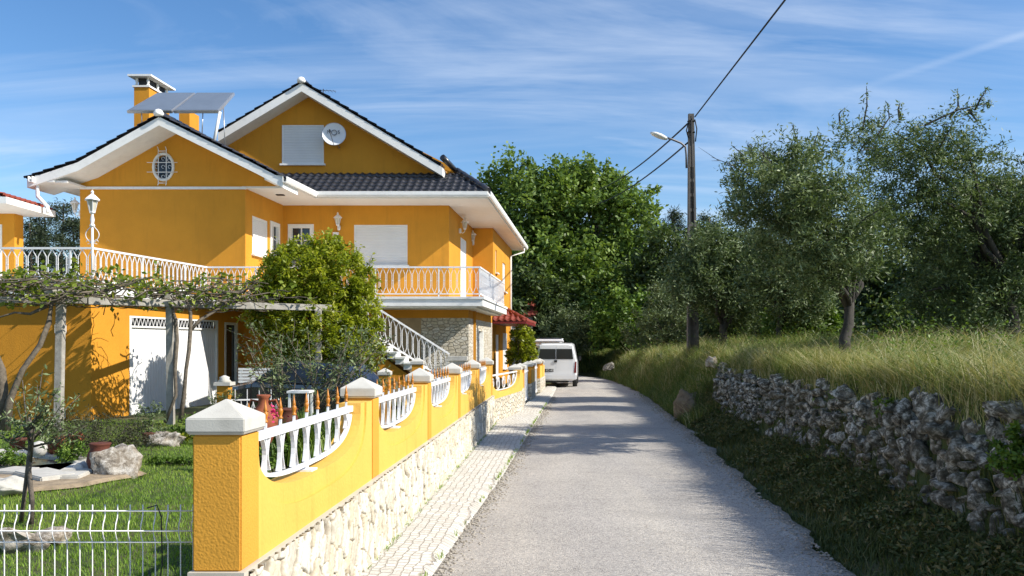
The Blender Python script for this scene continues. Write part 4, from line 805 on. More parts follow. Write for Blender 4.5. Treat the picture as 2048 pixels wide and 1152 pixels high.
tiles('roof', an2, (-17.3, 22.3, 6.75), (0, 1, 0), (3.45, 0, -.93), 2.4, 3.57, m=m_red, f=lambda p: p, pitch=.24)
tiles('roof', an2, (-17.3, 22.3, 6.75), (0, 1, 0), (-3.45, 0, -.93), 2.4, 3.57, m=m_red, f=lambda p: p, pitch=.24)
mb = MB(); mb.prism([(-20, 5.8), (-13.9, 5.8), (-17.3, 6.7)], 1, 22.4, 24.6); mb.build('gable', m_yel, an2)
rr_ = thing('railing', 'white terrace railing far behind, between annex and house', 'railing', (-15, 28.5, FL)); LOC_ = rr_
o_ = lattice('bars', [(-16.5, 28.0), (-13.4, 28.0)], 4.1, FL+.1, sp=.14, par=rr_)
ob = thing('outbuilding', 'small building with a red tiled roof just beyond the far end of the house', 'building', (1.0, 48, 0))
mb = MB(); mb.box(-2.5, 1.2, 47.8, 51, -.1, 3.4); mb.build('wall', m_conc, ob); tiles('roof', ob, (-2.8, 50, 4.35), (1, 0, 0), (0, -2.4, -.9), 4.3, 2.55, m=m_red, f=lambda p: p)
mb = MB(); mb.prism([(47.6, 3.42), (51.2, 3.42), (50, 4.3)], 0, -2.7, 1.4); mb.build('roof_deck', m_red, ob)
# ------------------------------------------------------------------ rocks
_ico = {}
def ico(n):
    if n not in _ico:
        bm = bmesh.new(); bmesh.ops.create_icosphere(bm, subdivisions=n, radius=1); bm.verts.ensure_lookup_table()
        _ico[n] = (np.array([v.co[:] for v in bm.verts]), np.array([[v.index for v in f.verts] for f in bm.faces])); bm.free()
    return _ico[n]
def rockverts(c, s, seed, n=2, rough=.16, ang=None, flat=.7):
    r = np.random.default_rng(seed); V, Fc = ico(n); V = V.copy()
    for _ in range(11):                        # planar facets
        d = r.normal(size=3); d /= np.linalg.norm(d); h = r.uniform(.42, .82); k = V@d; V -= np.outer(np.clip(k-h, 0, None)*.97, d)
    for fq, a in ((2.2, rough), (5, rough*.5), (10, rough*.28)):
        k = r.normal(size=(3, 3))*fq; p = r.uniform(0, 6, 3); V += V*(np.sin(V@k.T+p).prod(1)[:, None]*a*1.6)
    V *= np.array(s); a = r.uniform(-.35, .35) if ang is None else ang; b_ = r.uniform(0, 6.28)
    Rm = np.array([[1, 0, 0], [0, math.cos(a), -math.sin(a)], [0, math.sin(a), math.cos(a)]]); V = V@Rm.T
    return V+np.array(c), Fc
def rocks(name, items, m, par=None, n=2, smooth=False, rough=.16):
    Vs, Fs, b_ = [], [], 0
    for i, (c, s) in enumerate(items):
        V, Fc = rockverts(c, s, 1000+i*7+len(items)+int(abs(c[0])*100), n, rough); Vs.append(V); Fs.append(Fc+b_); b_ += len(V)
    return link(name, npmesh(name, np.concatenate(Vs), [np.concatenate(Fs)], smooth=smooth), m, par)
dwall = thing('dry_stone_wall', 'old dry stone wall of grey lichened limestone holding back the grassy field', 'wall', (4.5, 10, 0))
it = []; r = random.Random(11)
m_rockb = rockmat('brown_boulder', [(.06, .045, .03), (.13, .10, .065), (.20, .155, .10), (.30, .25, .18), (.12, .10, .05)], 4, .55)
def topz(Y): return float(np.interp(Y, [4, 8, 12, 18], [1.12, 1.10, 1.06, 1.16]))+.05*math.sin(Y*1.7)+.04*math.sin(Y*4.1)
for row in range(12):
    Y = 4.2+r.random()*.2
    while Y < 18.6:
        hgt = r.uniform(.045, .12); ln = r.uniform(.07, .22); z = .06+row*.115+r.uniform(-.03, .03)
        if r.random() < .5: hgt, ln = ln*.9, hgt
        if z < topz(Y)+.02: it.append(((DW(Y)+.07*z+r.uniform(-.07, .07), Y, z), (r.uniform(.09, .17), ln, hgt)))
        Y += ln*1.62+r.uniform(.0, .04)
rocks('wall_stones', it, m_rock, dwall, 2, rough=.09)
it = []; Y = 4.3
while Y < 18.5:
    ln = r.uniform(.14, .34); it.append(((DW(Y)+.18+r.uniform(-.04, .1), Y, topz(Y)+.02+r.uniform(-.03, .06)), (r.uniform(.16, .26), ln, r.uniform(.07, .13)))); Y += ln*1.5
rocks('coping_stones', it, m_rock, dwall, 3, rough=.10)
mb = MB()
for y in np.arange(2, 18.6, .8): mb.hexa([(DW(y)+.10, y, -.1), (DW(y)+.5, y, -.1), (DW(y)+.5, y+.801, -.1), (DW(y+.8)+.10, y+.801, -.1)], [(DW(y)+.16, y, topz(y)-.08), (DW(y)+.5, y, topz(y)-.08), (DW(y)+.5, y+.801, topz(y)-.08), (DW(y+.8)+.16, y+.801, topz(y)-.08)])
mb.build('earth_core', simple('dark_earth', (.03, .024, .017), .95, bump=.8), dwall)
def boulder(lab, p, s, n=4, m=None, grp=None, rough=.2, seed=0):
    V, Fc = rockverts(p, s, 50+seed+int(p[1]*13), n, rough); o_ = link('boulder', npmesh('boulder', V, [Fc], smooth=False), m or m_rock); return tag(o_, lab, 'boulder', grp)
boulder('large white-topped boulder at the right edge on top of the dry stone wall', (3.98, 6.42, 1.27), (.26, .27, .13), 4)
boulder('broad flat grey slab boulder just under the white-topped one at the right edge', (3.86, 5.98, 1.13), (.2, .27, .09), 4, seed=3)
boulder('dark pitted boulder on the wall top left of the white-topped one', (4.00, 7.75, 1.18), (.20, .22, .12), 4, seed=5)
boulder('small pale block wedged into the wall face under the dark pitted boulder', (3.74, 7.25, 1.0), (.11, .11, .09), 3, seed=8)
boulder('long flat boulder capping the middle of the dry stone wall', (4.25, 10.3, 1.16), (.22, .40, .10), 4, seed=9)
boulder('flat slab boulder on the raised far shoulder of the wall', (4.42, 13.6, 1.22), (.24, .40, .08), 4, seed=12)
boulder('big rounded brown boulder leaning on the grass bank beside the road', (4.30, 19.6, .30), (.42, .55, .52), 4, m_rockb, rough=.1, seed=2)
boulder('small white stone standing on the bank beyond the wall, near the utility pole', (4.75, 19.4, 1.38), (.17, .17, .17), 3, m_rock2, seed=4)
boulder('dark jagged rock in the bank at the far bend of the road', (5.05, 42, .62), (.34, .34, .34), 3, seed=6)
# ------------------------------------------------------------------ foliage
def unit(n, r): v = r.normal(size=(n, 3)); return v/np.linalg.norm(v, axis=1)[:, None]
def leafmesh(name, P, ln, wd, r, up=.3, uvv=None, jit=.3, droop=0):
    """one small pointed leaf (two faces) at every point of P"""
    n = len(P); D = unit(n, r); D[:, 2] = D[:, 2]*.8-droop; D /= np.linalg.norm(D, axis=1)[:, None]; Nn = unit(n, r); Nn[:, 2] = np.abs(Nn[:, 2])+up
    S = np.cross(D, Nn); S /= np.linalg.norm(S, axis=1)[:, None]+1e-9; Nv = np.cross(S, D); l = ln*r.uniform(1-jit, 1+jit, n)[:, None]; w_ = wd*r.uniform(1-jit, 1+jit, n)[:, None]
    V = np.stack([P, P+D*l*.5+S*w_*.5+Nv*w_*.12, P+D*l, P+D*l*.5-S*w_*.5+Nv*w_*.12], 1).reshape(-1, 3); i = np.arange(n)*4
    Fc = np.stack([i, i+1, i+2, i+3], 1); u = uvv if uvv is not None else r.random(n); uv = np.repeat(np.stack([u, u], 1), 4, 0)
    return npmesh(name, V, [Fc], uv)
def crownpts(blobs, nclump, per, cr, r, shell=.5):
    """clumps of leaves spread through the volume of a few ellipsoids, denser towards the outside"""
    vol = np.array([b[3]*b[4]*b[5] for b in blobs]); pick = r.choice(len(blobs), nclump, p=vol/vol.sum()); B = np.array(blobs)[pick]
    rad = (shell+(1-shell)*r.random(nclump)**.7)[:, None]; Cc = B[:, :3]+unit(nclump, r)*rad*B[:, 3:6]
    tone = r.normal(0, .16, nclump); k = np.repeat(np.arange(nclump), per); sz = r.uniform(.6, 1.3, nclump)[k][:, None]
    out = unit(nclump, r)*.8+(Cc-B[:, :3])/B[:, 3:6]*.9+np.array([0, 0, .25]); out /= np.linalg.norm(out, axis=1)[:, None]
    P = Cc[k]+out[k]*(r.random(len(k))-.3)[:, None]*cr*3.2*sz+r.normal(size=(len(k), 3))*cr*sz*.55; u = np.clip(r.beta(2, 2.6, len(k))+tone[k], 0.01, .99)
    return P, u, Cc
def limbs(mb, base, r0, targets, rnd, fork, n=5):
    """trunk from base to the fork, then a bending limb to every target"""
    base = Vector(base); fork = Vector(fork); pth = [base.lerp(fork, t)+Vector((rnd.uniform(-1, 1), rnd.uniform(-1, 1), 0))*r0*.35*(0 < t < 1) for t in np.linspace(0, 1, 6)]
    mb.tube([base-Vector((0, 0, .2))]+pth, [r0*1.35, r0*1.25]+[lerp(r0, r0*.72, t) for t in np.linspace(0, 1, 5)], 9)
    for T in targets:
        T = Vector(T); d = T-fork; st_ = fork-Vector((0, 0, rnd.uniform(0, .25)*(fork-base).length)); pts = []
        for t in np.linspace(0, 1, 6): pts.append(st_.lerp(T, t)+Vector((rnd.uniform(-1, 1), rnd.uniform(-1, 1), rnd.uniform(-.3, 1)))*d.length*.07*(0 < t < 1)+Vector((0, 0, 1))*d.length*.12*math.sin(t*math.pi))
        mb.tube(pts, [r0*.5*(1-.85*t) for t in np.linspace(0, 1, 6)], n)
def tree(name, label, cat, base, blobs, nclump, per, cr, leaf, m, bark=None, r0=.12, fork=None, seed=1, group=None, shell=.5, up=.3, nl=10, twigs=0, droop=0, sprays=()):
    r = np.random.default_rng(seed); rnd = random.Random(seed); t_ = thing(name, label, cat, base, group)
    P, u, Cc = crownpts(blobs, nclump, per, cr, r, shell)
    for (a, b_, nn_, sc) in sprays:           # leafy shoots sticking out of the crown
        q = r.random(nn_); P = np.concatenate([P, np.array(a)+(np.array(b_)-np.array(a))*q[:, None]+r.normal(size=(nn_, 3))*sc*(1.15-q)[:, None]]); u = np.concatenate([u, r.random(nn_)])
    link('crown', leafmesh('crown', P, leaf[0], leaf[1], r, up, u, droop=droop), m, t_)
    mb = MB(); fk = fork or tuple(np.array(base)+np.array([0, 0, (blobs[0][2]-base[2])*.5]))
    tg = [Cc[i] for i in r.choice(len(Cc), min(nl, len(Cc)), replace=False)]
    limbs(mb, base, r0, tg, rnd, fk)
    for (a, b_, nn_, sc) in sprays: mb.tube([a, tuple((np.array(a)+np.array(b_))/2+r.normal(size=3)*.05), b_], [r0*.18, r0*.12, .004], 4)
    for _ in range(twigs):
        b0 = np.array(blobs[rnd.randrange(len(blobs))]); d = unit(1, r)[0]; d[2] = abs(d[2])*.8+.1; a = b0[:3]+d*b0[3:6]*.7; L_ = b0[3]*rnd.uniform(.4, .8); e = a+d*L_+r.normal(size=3)*.1*L_
        mb.tube([tuple(a), tuple((a+e)/2+r.normal(size=3)*.06*L_), tuple(e)], [.012, .008, .003], 4)
        for _k in range(3): q = a+(e-a)*rnd.uniform(.3, .9); mb.tube([tuple(q), tuple(q+(d+r.normal(size=3)*.6)*L_*.3)], [.006, .002], 3)
    mb.build('trunk', bark or m_bark, t_); return t_
def B(px, py, Y, rx, rz, ry=None):           # an ellipsoid of foliage, sizes in metres
    x, y, z = at(px, py, Y); return (x, y, z, rx, ry or rx, rz)
gz = lambda x, y: float(ground(x, y))
# olives on the field above the wall
x, y = at(1687, 0, 13.5)[:2]
tree('olive_tree', 'grey-green olive tree with a bare forked trunk standing in the field grass above the wall', 'tree', (x, y, gz(x, y)),
     [B(1560, 390, 13.1, .80, .75, 1.25), B(1640, 480, 13.1, .9, .8, 1.35), B(1700, 320, 13.8, .45, .60), B(1500, 340, 14.2, .42, .42), B(1590, 330, 13, .42, .42), B(1760, 470, 14.3, .5, .45), B(1600, 560, 14, .38, .25)],
     540, 72, .115, (.088, .024), m_olv, m_olivebark, .10, at(1700, 590, 14), 21, 'olive trees', .35, twigs=16, nl=22,
     sprays=[(at(1725, 260, 14), at(1733, 172, 14), 60, .05), (at(1755, 270, 14), at(1775, 205, 14), 45, .05), (at(1600, 300, 14), at(1583, 245, 14), 40, .06), (at(1625, 300, 14), at(1638, 262, 14), 30, .05), (at(1490, 330, 14.2), at(1462, 290, 14.2), 20, .06), (at(1680, 250, 14), at(1690, 215, 14), 30, .05)])
x, y = at(2035, 0, 15.5)[:2]
tree('olive_tree', 'tall dark olive tree at the right edge with a long leafy upper branch', 'tree', (x, y, gz(x, y)),
     [B(1850, 350, 15, .95, 1.0), B(1960, 470, 15.5, 1.2, 1.1), B(2080, 420, 15.5, 1.2, 1.2), B(1810, 440, 15, .7, .65), B(1760, 290, 14.8, .5, .5), B(1900, 590, 15.5, .8, .6), B(1860, 255, 15, .45, .35), B(2010, 600, 15.5, 1.2, .7), B(1945, 335, 15.2, .6, .5)],
     1020, 70, .13, (.090, .025), m_olv, m_olivebark, .16, at(2010, 600, 15.5), 22, 'olive trees', .3, twigs=14, nl=24,
     sprays=[(at(1850, 250, 15), at(1985, 205, 15), 260, .13), (at(1900, 235, 15), at(1915, 180, 15), 60, .08), (at(1950, 220, 15), at(1975, 178, 15), 60, .08), (at(1935, 220, 15), at(1955, 245, 15), 70, .10), (at(1800, 240, 15), at(1800, 205, 15), 40, .06)])
x, y = at(1440, 0, 24.5)[:2]
tree('olive_tree', 'round silvery olive tree behind the utility pole, low crown down to the bank', 'tree', (x, y, gz(x, y)),
     [B(1425, 545, 24.5, 1.25, 1.2), B(1500, 530, 24.5, .95, .95), B(1380, 570, 24, .75, .6), B(1480, 600, 24.8, 1.2, .8), B(1430, 490, 24.3, .85, .55)], 800, 64, .17, (.13, .036), m_olv, m_olivebark, .14, at(1450, 640, 24.5), 23, 'olive trees', .35, twigs=4, nl=14)
x, y = at(1560, 0, 21)[:2]
tree('olive_tree', 'small olive tree in the gap between the pole and the forked olive, behind bright weeds', 'tree', (x, y, gz(x, y)),
     [B(1550, 560, 21, .9, .8), B(1600, 600, 21, .8, .6), B(1530, 490, 21, .5, .55)], 380, 60, .16, (.12, .032), m_olv, m_olivebark, .09, at(1560, 640, 21), 24, 'olive trees', .3, nl=10, twigs=8)
# oak beyond the end of the road
x, y = at(1165, 0, 55)[:2]
tree('oak_tree', 'big leafy green oak tree standing beyond the house at the end of the road', 'tree', (x, y, 1),
     [B(1050, 430, 55, 3.3, 2.9), B(1170, 420, 55, 3.4, 2.9), B(1240, 450, 54, 2.5, 2.6), B(1030, 360, 55, 1.8, 1.5), B(1190, 365, 55, 1.7, 1.4), B(1120, 390, 55, 2.2, 1.9), B(1080, 540, 54, 3.8, 2.9), B(1190, 560, 54, 3.8, 3.0), B(1260, 540, 54, 2.1, 2.6), B(1110, 630, 53, 4, 2), B(985, 400, 55.5, 1.7, 1.8)],
     1150, 62, .42, (.30, .20), m_oak, m_bark, .42, at(1150, 600, 55), 31, None, .5, nl=22,
     sprays=[(at(1020, 350, 55), at(1012, 318, 55), 60, .22), (at(1205, 370, 55), at(1218, 318, 55), 80, .25), (at(1070, 350, 55), at(1068, 328, 55), 40, .2), (at(1160, 350, 55), at(1150, 325, 55), 50, .2), (at(1270, 400, 55), at(1318, 375, 55), 160, .3), (at(1275, 440, 55), at(1315, 410, 55), 140, .3), (at(985, 370, 55), at(975, 345, 55), 50, .2)])
# pines
def pine(label, base, h, seed, w_=.28, first=None, r0=.2):
    r = np.random.default_rng(seed); rnd = random.Random(seed); t_ = thing('pine_tree', label, 'tree', base, 'pine trees'); Ps = []; mb = MB()
    mb.tube([tuple(np.array(base)+np.array([math.sin(k*1.3+seed)*.1, 0, h*k/6])) for k in range(7)], [r0*(1-.13*k) for k in range(7)], 7)
    for k in range(int(h*3.5)):
        f = .25+.75*(k+r.random())/(h*3.5); z = f*h; L_ = h*w_*(1.15-f)**.8*rnd.uniform(.6, 1.1); a = rnd.uniform(0, 6.28); e = np.array([math.cos(a)*L_, math.sin(a)*L_, L_*.35])
        o0 = np.array(base)+[0, 0, z]; mb.tube([tuple(o0), tuple(o0+e)], [.05, .012], 4); q = r.random(210)**.6; Ps.append(o0+e*q[:, None]+r.normal(size=(210, 3))*np.array([.26, .26, .20]))
    P = np.concatenate(Ps); link('crown', leafmesh('crown', P, .26, .055, r, .1), m_pin, t_); mb.build('trunk', m_bark, t_)
for i, (px, py, Y, lab) in enumerate(((1345, 424, 62, 'tallest dark pine tree showing just left of the utility pole'), (1305, 445, 66, 'dark pine tree between the oak and the pole, half hidden by oak leaves'), (1420, 435, 60, 'dark pine tree showing just right of the utility pole above the round olive'), (1385, 450, 68, 'dark pine tree directly behind the utility pole'),
                                     (125, 408, 62, 'tall dark pine tree in the gap between annex and house'), (88, 432, 64, 'middle dark pine tree in the gap left of the house'), (60, 446, 60, 'low dark pine tree next to the annex wall'), (148, 440, 58, 'dark pine tree closest to the left flank of the house'), (1750, 520, 60, 'far dark pine crown seen through the gap under the olive branches'), (1700, 530, 64, 'far dark pine crown behind the forked olive trunk'))):
    x, y, zt = at(px, py, Y); pine(lab, (x, y, .2), zt-.2, 40+i, .26 if i < 4 else .30)
# dense wood behind: individual dark trees
protos = []
def mass(label, px, py, Y, rx, rz, seed, m=m_dkb, leaf=(.30, .16), nc=230, name='tree', cat='tree', grp='dark trees of the wood behind the field', r0=.15, per=55):
    x, y, z = at(px, py, Y); g0 = gz(x, y); return tree(name, label, cat, (x, y, g0), [(x, y, z, rx, rx, rz), (x+rx*.5, y, z-rz*.35, rx*.7, rx*.7, rz*.7), (x-rx*.5, y+.3, z-rz*.45, rx*.7, rx*.7, rz*.65)], nc, per, rx*.12, leaf, m, m_bark, r0, (x, y, lerp(g0, z, .5)), seed, grp, .45, nl=8)
wood = [(1350, 560, 48, 2.6, 3.0, 'dark tree filling the gap between the oak and the utility pole'), (1400, 640, 46, 2.6, 1.7, 'shaded low tree right behind the foot of the utility pole'), (1640, 610, 30, 2.3, 1.9, 'shaded tree directly behind the forked olive trunk'),
        (1800, 590, 27, 2.2, 1.6, 'shaded tree under the long leafy olive branch'), (1930, 560, 24, 2.4, 2.1, 'darkest tree behind the right edge olive crown'), (2050, 560, 26, 2.6, 2.2, 'dark tree half cut by the right edge of the photo'), (1530, 640, 36, 2.4, 1.6, 'shaded tree left of the bright weeds'),
        (1060, 620, 50, 2.6, 2.4, 'dark tree just beyond the far corner of the house'), (1270, 650, 58, 2.6, 1.7, 'low dark tree above the bank at the road bend'), (1700, 660, 26, 1.8, 1.0, 'low dark shrub at the right of the forked olive trunk'), (1850, 670, 22, 1.8, .9, 'low dark shrub behind the field grass below the long olive branch')]
for i, (px, py, Y, rx, rz, lab) in enumerate(wood): mass(lab, px, py, Y, rx, rz, 60+i, leaf=(.22*Y/40+.05, .10*Y/40+.03))
mass('grey-leaved shrub beside the road end in front of the oak', 1130, 660, 47, 1.6, 1.3, 80, m_sil, (.22, .06), 150, 'shrub', 'shrub', 'shrubs at the road end')
mass('bright green shrub in front of the oak trunk at the road bend', 1255, 640, 45, 1.7, 1.7, 81, m_bus, (.22, .12), 170, 'shrub', 'shrub', 'shrubs at the road end')
mass('silver-green willow shrub left of the utility pole foot', 1330, 640, 38, 1.5, 1.6, 82, m_sil, (.2, .05), 150, 'shrub', 'shrub', 'shrubs at the road end')
mass('bright yellow-green bush left of the forked olive trunk', 1600, 635, 22, .85, .65, 83, m_bus, (.13, .07), 150, 'bush', 'bush', None, .04)
mass('yellow-green climbing shrub against the far corner of the house below the red awning', 1043, 690, 33.5, .50, .75, 84, m_cit, (.12, .065), 120, 'shrub', 'shrub', None, .04)
for i, (px, Y) in enumerate(((1105, 60), (1128, 58), (1160, 59), (1185, 57), (1215, 58), (1238, 60), (1275, 57), (1295, 59), (1075, 61), (1320, 58))):   # pale slim trunks under the oak
    x, y = at(px, 0, Y)[:2]; mass('slim thin-trunked tree under the oak, %s' % ('far left behind the van roof', 'behind the open tailgate', 'above the grass right of the van', 'third of the thin trunks right of the van', 'over the dark rock in the bank', 'just right of the dark rock', 'behind the bright green shrub', 'right of the bright green shrub', 'nearest the house corner', 'close to the willow shrub')[i], px, 560, Y, 1.7, 1.6, 90+i, leaf=(.34, .2), nc=110, grp='slim trees under the oak', r0=.11)
# far tree belt that reads as one mass
r = np.random.default_rng(5); n = 60000; a = r.uniform(-.75, .8, n); Yd = r.uniform(75, 95, n); X = a*Yd; H = 5.0+1.8*np.sin(a*23)+1.3*np.sin(a*57+1)+.8*np.sin(a*131); P = np.stack([X, Yd, r.random(n)**.7*H], 1)
tag(link('far_wood', leafmesh('far_wood', P, .9, .5, r), m_dkb), kind='stuff')
# citrus tree in front of the balcony
x, y = at(630, 0, 21.4)[:2]
tree('citrus_tree', 'dense bright yellow-green citrus tree in front of the house balcony', 'tree', (x, y, gz(x, y)),
     [B(600, 560, 21.4, .95, .85), B(665, 560, 21.4, .85, .95), B(720, 640, 21.4, .52, 1.0), B(560, 620, 21.4, .62, .9), B(640, 660, 21.4, 1.25, .9), B(650, 510, 21.4, .45, .5), B(590, 520, 21.4, .50, .42), B(733, 560, 21.4, .25, .40), B(600, 700, 21.4, .9, .5), B(690, 720, 20.9, .7, .5), B(540, 560, 21.4, .42, .5), B(525, 620, 21.4, .45, .7), B(720, 700, 21.2, .55, .45)],
     1600, 40, .085, (.115, .052), m_cit, m_bark, .09, at(630, 700, 21.4), 51, None, .72, up=.5, nl=12,
     sprays=[(at(655, 495, 21.4), at(658, 462, 21.4), 40, .09), (at(610, 490, 21.4), at(603, 470, 21.4), 24, .08), (at(740, 540, 21.4), at(745, 508, 21.4), 24, .07), (at(700, 500, 21.4), at(702, 484, 21.4), 24, .08)])
# ------------------------------------------------------------------ grasses
def blades(name, P, h, wd, m, r, lean=.45, tone=None, segs=3, wind=(0, 0)):
    n = len(P); a = r.uniform(0, 6.283, n); d = np.stack([np.cos(a), np.sin(a), 0*a], 1); s = np.stack([-np.sin(a), np.cos(a), 0*a], 1); hh = (h*r.uniform(.5, 1.25, n))[:, None] if np.ndim(h) == 0 else (h*r.uniform(.5, 1.25, n))[:, None]
    ln = (lean*r.uniform(.2, 1.4, n))[:, None]; rows = []; wv = np.array([wind[0], wind[1], 0])*r.uniform(-.6, 2.4, n)[:, None]+np.stack([np.sin(P[:, 1]*2.1+P[:, 0]), np.cos(P[:, 0]*1.7), 0*a], 1)*abs(wind[0])*.8
    for k in range(segs+1):
        t = k/segs; c = P+d*hh*ln*t*t+wv*hh*t*t+np.array([0, 0, 1])*hh*(t-.22*t*t); q = wd*(1-t)**.7
        if k < segs: rows += [c-s*q/2, c+s*q/2]
        else: rows.append(c)
    V = np.stack(rows, 1); m_ = V.shape[1]; V = V.reshape(-1, 3); i = np.arange(n)*m_; Fq = [np.stack([i+2*k, i+2*k+1, i+2*k+3, i+2*k+2], 1) for k in range(segs-1)]; Ft = np.stack([i+2*segs-2, i+2*segs-1, i+2*segs], 1)
    u = r.random(n) if tone is None else np.clip(tone+r.normal(0, .24, n), .01, .99); uv = np.repeat(np.stack([u, u], 1), m_, 0)
    o_ = link(name, npmesh(name, V, [np.concatenate(Fq), Ft] if segs > 1 else [Ft], uv), m); return tag(o_, kind='stuff')
def scatter(n, x0, x1, y0, y1, r, ok): 
    P = np.stack([r.uniform(x0, x1, n), r.uniform(y0, y1, n)], 1); P = P[ok(P[:, 0], P[:, 1])]; return np.concatenate([P, ground(P[:, 0], P[:, 1])[:, None]], 1)
def dens(x, y): return .5+.25*np.sin(x*3.1+1.3*np.sin(y*1.7))+.25*np.sin(y*2.3+x*1.1)
r = np.random.default_rng(9)
inlawn = lambda x, y: (x/y < -.30) & (x/y > -.68) & (y > 4.4) & ~(((x+8.1)/1.25)**2+((y-13.4)/1.15)**2 < 1) & (x < -1.9)
P = scatter(330000, -13.5, -1.9, 4.4, 19.6, r, inlawn); keep = r.random(len(P)) < np.clip(9/P[:, 1], .35, 1); P = P[keep]
blades('lawn_grass', P, .045+.02*dens(P[:, 0], P[:, 1]), .006, m_law, r, .7, tone=.25+.5*dens(P[:, 0]*.7, P[:, 1]*.9), segs=2)
dwx = lambda y: np.interp(y, DWY, DWX)
P = scatter(330000, 3.7, 16, 4.5, 26, r, lambda x, y: (x > dwx(y)+.10) & (x/y < .70) & (x/y > .16)); P = P[r.random(len(P)) < np.clip(12/P[:, 1], .3, 1)*(.25+.75*(P[:, 0] < dwx(P[:, 1])+3.2))]
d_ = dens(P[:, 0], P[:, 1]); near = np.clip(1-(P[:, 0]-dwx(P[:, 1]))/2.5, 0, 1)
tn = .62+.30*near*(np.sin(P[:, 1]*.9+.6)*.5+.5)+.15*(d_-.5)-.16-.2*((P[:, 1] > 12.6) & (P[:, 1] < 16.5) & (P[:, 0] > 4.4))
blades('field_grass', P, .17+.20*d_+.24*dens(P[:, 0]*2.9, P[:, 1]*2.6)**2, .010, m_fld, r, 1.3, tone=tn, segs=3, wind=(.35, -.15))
P = scatter(60000, 3.4, 6, 3.5, 19, r, lambda x, y: (x > dwx(y)+.10) & (x < dwx(y)+1.1)); P = P[r.random(len(P)) < np.clip(10/P[:, 1], .3, 1)]; d_ = dens(P[:, 0], P[:, 1])
blades('wall_top_grass', P, .42+.22*d_, .010, m_fld, r, 1.1, tone=.60+.3*(d_-.5)+.12*np.sin(P[:, 1]*1.3), segs=3, wind=(.25, -.1))  # extra grass layer, added tall and dense to deepen shade on the road edge
q = r.random(5200); ysd = r.uniform(5, 16, 5200); P = np.stack([dwx(ysd)+.2+r.random(5200)**.8*3.0, ysd, 0*ysd], 1); P[:, 2] = ground(P[:, 0], P[:, 1])
blades('seeding_grass', P, (.36+.34*r.random(5200)), .011, m_fld, r, .8, tone=.88+0*ysd, segs=3, wind=(.35, -.1))
P = scatter(120000, 2.5, 9, 17.5, 50, r, lambda x, y: (x > np.interp(y, [q_[0] for q_ in RE], [q_[2] for q_ in RE])+.02) & (x < dwx(y)+2.4)); P = P[r.random(len(P)) < np.clip(22/P[:, 1], .3, 1)]
d_ = dens(P[:, 0]*.8, P[:, 1]*.6); blades('bank_grass', P, .16+.30*d_+.38*dens(P[:, 0]*2.5, P[:, 1]*1.9)**2, .018, m_fld, r, 1.0, tone=.30+.40*d_-.10*(P[:, 0] < dwx(P[:, 1])-.3), segs=2, wind=(.2, -.1))
P = scatter(40000, -2, 9, 46, 60, r, lambda x, y: ground(x, y) > .1); blades('far_bank_grass', P, .42+0*P[:, 0], .035, m_fld, r, .6, tone=.34+0*P[:, 0], segs=2)
P = scatter(110000, 1.9, 4.6, 3.5, 19.5, r, lambda x, y: (x > np.interp(y, [q_[0] for q_ in RE], [q_[2] for q_ in RE])-.04+.05*np.sin(y*5)) & (x < dwx(y)+.05)); P = P[r.random(len(P)) < np.clip(9/P[:, 1], .3, 1)]; P = P[r.random(len(P)) < .35+.65*(dens(P[:, 0]*1.7, P[:, 1]*1.3) > .45)]
rrx = np.interp(P[:, 1], [q_[0] for q_ in RE], [q_[2] for q_ in RE]); inn = np.clip((P[:, 0]-rrx)/.9, 0, 1)
blades('verge_weeds', P, .06+.30*inn*(.4+.8*dens(P[:, 0], P[:, 1]*.8)), .012, m_vrg, r, .7, tone=.40+.3*(dens(P[:, 0]*2, P[:, 1])-.5), segs=2)
# grit and small leaves gathered along both road edges, tufts in the joints at the foot of the wall
n = 5200; yy = 3.5+r.random(n)**1.5*24; side = r.random(n) < .45; re_ = np.interp(yy, [q_[0] for q_ in RE], [q_[2] for q_ in RE]); le_ = np.interp(yy, [q_[0] for q_ in RE], [q_[1] for q_ in RE]); xx = np.where(side, le_+.07+np.abs(r.normal(0, .10, n)), re_-.02-np.abs(r.normal(0, .22, n)))
Vg, Fg_ = ico(1); sz_g = r.uniform(.004, .013, n)*(1+yy/16); Pg = np.stack([xx, yy, .02+0*yy], 1); VV = (Pg[:, None]+Vg[None]*sz_g[:, None, None]*r.uniform(.6, 1.3, (n, 1, 3))*[1, 1, .6]).reshape(-1, 3); FF = (Fg_[None]+(np.arange(n)*len(Vg))[:, None, None]).reshape(-1, 3)
tag(link('roadside_grit', npmesh('roadside_grit', VV, [FF]), simple('grit', (.34, .31, .26), .9, var=.5, vscale=60)), kind='stuff')
yy = np.concatenate([4+r.random(260)*14, 4+r.random(200)*20]); xx = np.where(np.arange(460) < 260, wallx(yy)+.065, np.interp(yy, [q_[0] for q_ in RE], [q_[1] for q_ in RE])+.05); kk = np.repeat(np.arange(460), 9)
P = np.stack([xx[kk], yy[kk], .05+0*kk], 1)+r.normal(size=(len(kk), 3))*[.012, .03, 0]; P = P[(np.sin(kk*7.3) > .1)]; blades('joint_tufts', P, .07+0*P[:, 0], .006, m_law, r, .9, segs=2)
